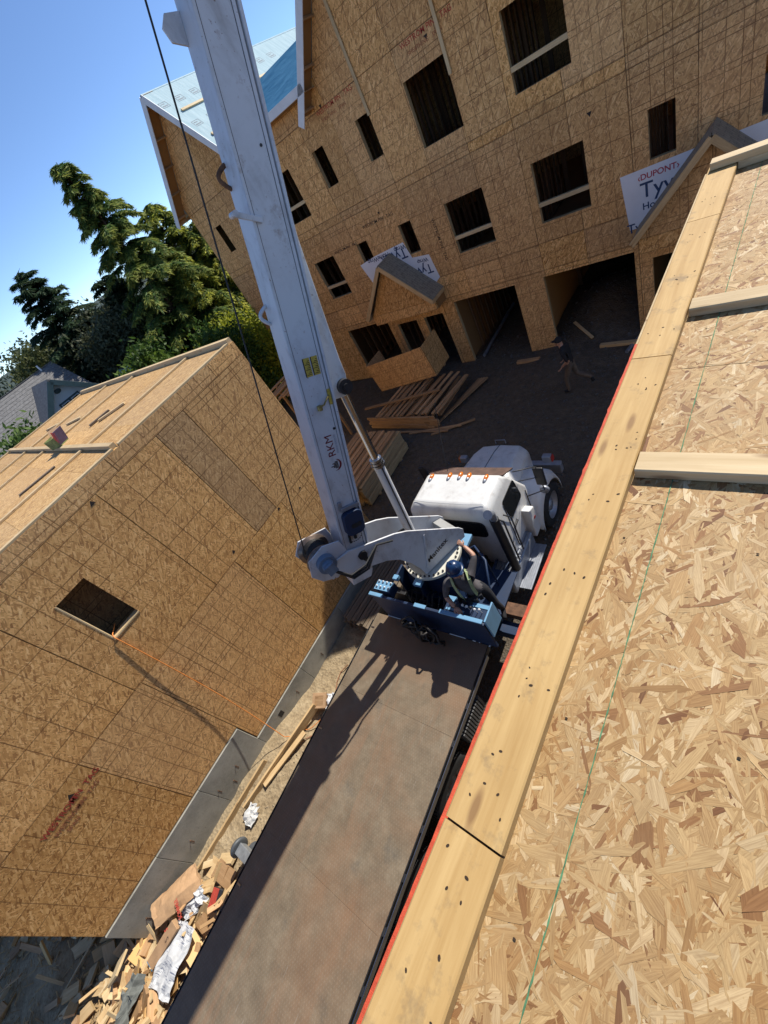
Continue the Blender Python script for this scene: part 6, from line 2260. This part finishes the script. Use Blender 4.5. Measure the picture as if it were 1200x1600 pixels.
def conifer(loc, h, rad, seed, dark, tip, label, droop=0.35, z0=0.10, nb=150, tw=34, group='evergreen trees behind the left building', lean=(0, 0), blade=0.30, shape=0.75):
    """boughs in flat drooping sprays: every bough carries side twigs, every twig a row of narrow needle blades"""
    g = np.random.default_rng(seed)
    t = empty('conifer_tree', loc, 0, label, 'tree', group)
    mb = MB()
    mb.tube([(lean[0] * k * k, lean[1] * k * k, h * k) for k in np.linspace(0, 0.99, 8)], h * 0.018, 8, 0.012)
    mb.build('trunk', m_bark, t, fix=False)
    tris, cols = [], []
    br = MB()
    UPZ = np.array([0, 0, 1.0])
    for b in range(nb):
        f = z0 + (0.985 - z0) * ((b + g.random()) / nb) ** 0.9
        a = b * 2.39996 + g.normal(0, 0.35)
        L = rad * (1 - f) ** shape * g.uniform(0.45, 1.2) + 0.3
        base = np.array([lean[0] * f * f, lean[1] * f * f, h * f])
        out = np.array([math.cos(a), math.sin(a), 0])
        side = np.array([-out[1], out[0], 0])
        rise = g.uniform(0.25, 0.80)
        pts = []
        for k in range(7):
            s = k / 6
            pts.append(base + out * L * s + UPZ * (L * (rise * s - droop * s * s * 1.5)) + side * L * 0.10 * math.sin(3 * s + a))
        P = np.array(pts)
        br.tube([Vector(p) for p in pts], 0.028, 4, 0.005, caps=False)
        n = max(6, int(tw * L / rad * 1.6) + 4)
        s = np.linspace(0.12, 1.0, n) + g.normal(0, 0.02, n)
        s = np.clip(s, 0.08, 0.999)
        seg = np.minimum((s * 6).astype(int), 5)
        fr = (s * 6 - seg)[:, None]
        c = P[seg] * (1 - fr) + P[seg + 1] * fr
        tang = P[seg + 1] - P[seg]
        tang /= np.linalg.norm(tang, axis=1)[:, None]
        for sg in (-1, 1):
            tl = (L * 0.34 * (1.05 - s) + 0.16) * g.uniform(0.6, 1.25, n)
            d = tang * 0.75 + side * sg * 0.8 - UPZ * g.uniform(0.05, 0.5, (n, 1)) + g.normal(0, 0.15, (n, 3))
            d /= np.linalg.norm(d, axis=1)[:, None]
            m = 6
            for j in range(m):
                q = (j + 0.3) / m
                p = c + d * (tl * q)[:, None] - UPZ * (0.28 * tl * q * q)[:, None]
                for s2 in (-1, 1):
                    bd = d * 0.8 + s2 * np.cross(d, UPZ) * 0.75 - UPZ * g.uniform(0.0, 0.55, (n, 1)) + g.normal(0, 0.2, (n, 3))
                    bd /= np.linalg.norm(bd, axis=1)[:, None]
                    ln = (blade * g.uniform(0.35, 0.75, n) * (1.15 - 0.5 * q))[:, None]
                    w = np.cross(bd, g.normal(0, 1, (n, 3)) * 0.35 + UPZ)
                    w /= np.linalg.norm(w, axis=1)[:, None]
                    hw_ = ln * 0.16
                    tris.append(np.stack([p - w * hw_, p + w * hw_, p + bd * ln], 1))
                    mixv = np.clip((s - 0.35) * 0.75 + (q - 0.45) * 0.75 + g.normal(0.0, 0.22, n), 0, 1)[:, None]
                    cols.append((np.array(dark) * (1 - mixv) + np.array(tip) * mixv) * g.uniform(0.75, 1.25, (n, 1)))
    br.build('branches', m_bark, t, fix=False)
    o = link('crown', leaf_mesh('crown', np.concatenate(tris), np.concatenate(cols)), None, t)
    o['kind'] = 'stuff'
    return t


def broadleaf(loc, h, rx, ry, z0, seed, c1, c2, label, nclump=60, nleaf=120, leaf=0.16, name='leafy_tree', cat='tree', group='leafy trees behind the left building', core=0.45):
    g = np.random.default_rng(seed)
    t = empty(name, loc, 0, label, cat, group)
    mb = MB()
    mb.tube([(0, 0, 0), (0.1, 0.05, h * 0.3), (0, 0.1, h * 0.6)], 0.05 + h * 0.02, 8, 0.03)
    cz, rz = (h + z0) / 2, (h - z0) / 2
    tris, cols = [], []
    for k in range(nclump):
        v = g.normal(0, 1, 3)
        v /= np.linalg.norm(v)
        q = core + (1 - core) * g.random() ** 0.5
        c = np.array([v[0] * rx * q, v[1] * ry * q, cz + v[2] * rz * q])
        if k % 4 == 0:
            mb.tube([(0, 0.05, h * 0.35), (c[0] * .5, c[1] * .5, (h * .35 + c[2]) / 2 + .1), tuple(c)], 0.04, 5, 0.008, caps=False)
        cr = g.uniform(0.16, 0.34) * min(rx, rz) + 0.12
        n = nleaf
        p = c + g.normal(0, 1, (n, 3)) * cr * np.array([0.6, 0.6, 0.5])
        d = g.normal(0, 1, (n, 3)); d /= np.linalg.norm(d, axis=1)[:, None]
        w = np.cross(d, g.normal(0, 1, (n, 3))); w /= np.linalg.norm(w, axis=1)[:, None]
        ln = leaf * g.uniform(0.6, 1.3, (n, 1))
        tris.append(np.stack([p - w * ln * .35, p + w * ln * .35, p + d * ln], 1))
        tris.append(np.stack([p - w * ln * .35, p + w * ln * .35, p - d * ln * .7], 1))
        mixv = np.clip(g.normal(g.random(), 0.25, (n, 1)), 0, 1)
        cc = (np.array(c1) * (1 - mixv) + np.array(c2) * mixv) * g.uniform(0.8, 1.2, (n, 1))
        cols += [cc, cc]
    mb.build('trunk', m_bark, t, fix=False)
    o = link('crown', leaf_mesh('crown', np.concatenate(tris), np.concatenate(cols)), None, t)
    o['kind'] = 'stuff'
    return t


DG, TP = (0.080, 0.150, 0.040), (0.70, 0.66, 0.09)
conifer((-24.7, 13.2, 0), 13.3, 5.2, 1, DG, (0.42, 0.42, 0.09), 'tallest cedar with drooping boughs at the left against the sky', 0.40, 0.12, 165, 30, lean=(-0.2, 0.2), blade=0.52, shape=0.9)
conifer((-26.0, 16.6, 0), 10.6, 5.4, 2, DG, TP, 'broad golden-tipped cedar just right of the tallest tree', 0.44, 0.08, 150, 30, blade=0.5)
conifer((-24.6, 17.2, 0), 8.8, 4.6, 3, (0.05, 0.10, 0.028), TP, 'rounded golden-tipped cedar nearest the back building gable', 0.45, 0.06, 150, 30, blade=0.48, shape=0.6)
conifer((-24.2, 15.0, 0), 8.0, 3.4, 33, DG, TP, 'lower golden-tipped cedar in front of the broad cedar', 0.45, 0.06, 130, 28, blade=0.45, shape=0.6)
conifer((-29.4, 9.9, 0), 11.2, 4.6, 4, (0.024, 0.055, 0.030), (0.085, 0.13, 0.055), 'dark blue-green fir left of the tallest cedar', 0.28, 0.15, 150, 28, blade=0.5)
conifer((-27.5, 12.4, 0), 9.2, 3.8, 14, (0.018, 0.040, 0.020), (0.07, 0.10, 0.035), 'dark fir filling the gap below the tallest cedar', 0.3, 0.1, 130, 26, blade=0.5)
broadleaf((-27.2, 10.7, 0), 8.3, 2.3, 2.3, 2.5, 5, (0.05, 0.062, 0.03), (0.13, 0.14, 0.08), 'grey-green twiggy tree right above the neighbour house', 110, 110, 0.15)
broadleaf((-33.0, 8.2, 0), 8.9, 2.2, 2.2, 3.0, 6, (0.05, 0.07, 0.025), (0.16, 0.17, 0.06), 'loose olive-green tree behind the neighbour house roof', 150, 100, 0.15)
broadleaf((-21.2, 8.4, 0), 6.2, 1.5, 1.7, 2.0, 7, (0.03, 0.07, 0.015), (0.13, 0.20, 0.03), 'bright green rounded tree behind the far edge of the left deck', 70, 110, 0.15)
broadleaf((-19.4, 10.6, 0), 5.4, 1.7, 1.7, 0.6, 8, (0.03, 0.075, 0.015), (0.10, 0.17, 0.03), 'mid green bushy tree between cedars and left deck corner', 70, 110, 0.14)
broadleaf((-20.4, 12.5, 0), 4.75, 2.2, 1.9, 0.3, 9, (0.19, 0.24, 0.02), (0.48, 0.47, 0.04), 'yellow-green shrub beyond the far corner of the left building', 120, 150, 0.11, 'shrub', 'shrub', None)
broadleaf((-21.2, 2.2, 0), 6.35, 1.6, 1.9, 1.0, 10, (0.03, 0.07, 0.015), (0.12, 0.19, 0.04), 'leafy green hedge tree at the far left beyond the left deck', 90, 120, 0.14)
broadleaf((-21.8, -0.6, 0), 6.2, 1.6, 1.9, 1.0, 20, (0.03, 0.07, 0.015), (0.10, 0.17, 0.04), 'second leafy hedge tree farther left beyond the left deck', 60, 110, 0.14)
broadleaf((-40.0, 6.2, 0), 9.0, 3.0, 3.0, 2.0, 30, (0.03, 0.045, 0.03), (0.06, 0.085, 0.05), 'hazy dark tree far behind the neighbour house', 70, 100, 0.2)

# ================================================================== NEIGHBOUR HOUSE
nh = empty('neighbour_house', (-26, 4, 0), 0, 'neighbour house with grey shingle roof and white gable with dark teal trim', 'house')
HO = Vector((-26, 4, 0))
H = lambda *a: Vector(a) - HO
SLP = 0.72
mb = MB()
mb.bx(-33.2 + 26, -24.7 + 26, -4 - 4, 7.35 - 4, 0, 4.0)
mb.build('wall', m_housewhite, nh)
RX, RZ = -29.0, 7.42
for s, xe in ((1, -24.2), (-1, -33.8)):
    ze = RZ - SLP * abs(xe - RX)
    mb = MB()
    mb.prism([H(RX, 7.6, RZ), H(xe, 7.6, ze), H(xe, -4, ze), H(RX, -4, RZ)], (0, 0, -0.12))
    rf = mb.build('roof', m_roofgrey, nh)
    if s == 1:
        # shingle courses
        n = 26
        for k in range(n):
            x0 = RX + (xe - RX) * k / n
            x1 = RX + (xe - RX) * (k + 1) / n + 0.03
            z0_, z1_ = RZ - SLP * (x0 - RX), RZ - SLP * (x1 - RX)
            mb = MB()
            mb.prism([H(x0, 7.62, z0_ + 0.012), H(x1, 7.62, z1_ + 0.028), H(x1, -4, z1_ + 0.028), H(x0, -4, z0_ + 0.012)], (0, 0, -0.011))
            mb.build('shingle_course', m_roofgrey, rf)
mb = MB(); mb.prism([H(RX, 7.36, RZ - 0.15), H(-24.7, 7.36, RZ - SLP * 4.3 - .1), H(-24.7, 7.36, 3.9), H(-33.2, 7.36, 3.9), H(-33.2, 7.36, RZ - SLP * 4.2 - .15)], (0, -0.1, 0))
mb.build('end_gable', m_housewhite, nh)
mb = MB(); mb.cyl(H(-28.9, 6.9, 7.3), H(-28.9, 6.9, 7.65), 0.05, n=8)
mb.build('vent_pipe', m_white_pl, nh)
mb = MB(); mb.bx(RX - .08 + 26, RX + .08 + 26, -4 - 4, 7.6 - 4, RZ, RZ + 0.03)
mb.build('ridge_cap', m_roofgrey, nh)
# dormer gable facing the yard
DY, DX, DZ, DW, DE = 5.80, -25.35, 7.05, 1.55, 5.62
mb = MB(); mb.prism([H(DX, DY - DW + .1, 4.2), H(DX, DY + DW - .1, 4.2), H(DX, DY + DW - .1, DE), H(DX, DY, DZ - 0.1), H(DX, DY - DW + .1, DE)], (-2.6, 0, 0))
mb.build('dormer_wall', m_housewhite, nh)
for s in (-1, 1):
    mb = MB(); mb.prism([H(DX + 0.45, DY, DZ), H(DX + 0.45, DY + s * (DW + .12), DE - .1), H(RX + .3, DY + s * (DW + .12), DE - .1), H(RX + .3, DY, DZ)], (0, 0, -0.1))
    mb.build('dormer_roof', m_roofgrey, nh)
    board('rake_trim', (DX + 0.47, DY, DZ - 0.16), (DX + 0.47, DY + s * (DW + .14), DE - 0.27), 0.05, 0.24, nh, m_teal, (0, 0, 1), HO)
    board('soffit', (DX + 0.23, DY + s * .05, DZ - 0.20), (DX + 0.23, DY + s * (DW), DE - 0.24), 0.44, 0.04, nh, m_teal, (0, 0, 1), HO)
    board('corner_trim', (DX + 0.01, DY + s * (DW - .16), 4.2), (DX + 0.01, DY + s * (DW - .16), DE), 0.14, 0.03, nh, m_teal, (1, 0, 0), HO)
mb = MB(); mb.ell(H(DX + 0.02, DY + 0.02, 6.42), (0.03, 0.17, 0.11), n=20, m=10)
mb.build('oval_vent', m_teal, nh)
for s in (-1, 1):
    c = H(DX + 0.02, DY + 0.10 + s * 0.28, 5.55)
    mb = MB(); mb.box(c, (0.05, 0.56, 0.80))
    wf = mb.build('window_frame', m_teal, nh)
    mb = MB(); mb.box(c + Vector((0.03, 0, 0)), (0.02, 0.42, 0.64))
    mb.build('sash', m_white_pl, wf)
    for q in (-1, 1):
        mb = MB(); mb.box(c + Vector((0.042, 0, q * 0.155)), (0.01, 0.35, 0.27))
        mb.build('pane', m_glass, wf)
# small teal-roofed shed beyond the deck
sh = empty('garden_shed', (-25.0, 8.9, 0), 0, 'small shed with pale teal metal roof peeking over the left deck', 'shed')
mb = MB(); mb.bx(-0.9, 0.9, -0.7, 0.7, 0, 4.7)
mb.build('wall', m_housewhite, sh)
for s in (-1, 1):
    mb = MB(); mb.prism([(-1.1, 0, 5.5), (1.1, 0, 5.5), (1.1, s * 0.95, 4.6), (-1.1, s * 0.95, 4.6)], (0, 0, -0.06))
    mb.build('roof_panel', simple('pale_teal_metal', (0.38, 0.55, 0.58), 0.4, 0.2), sh)
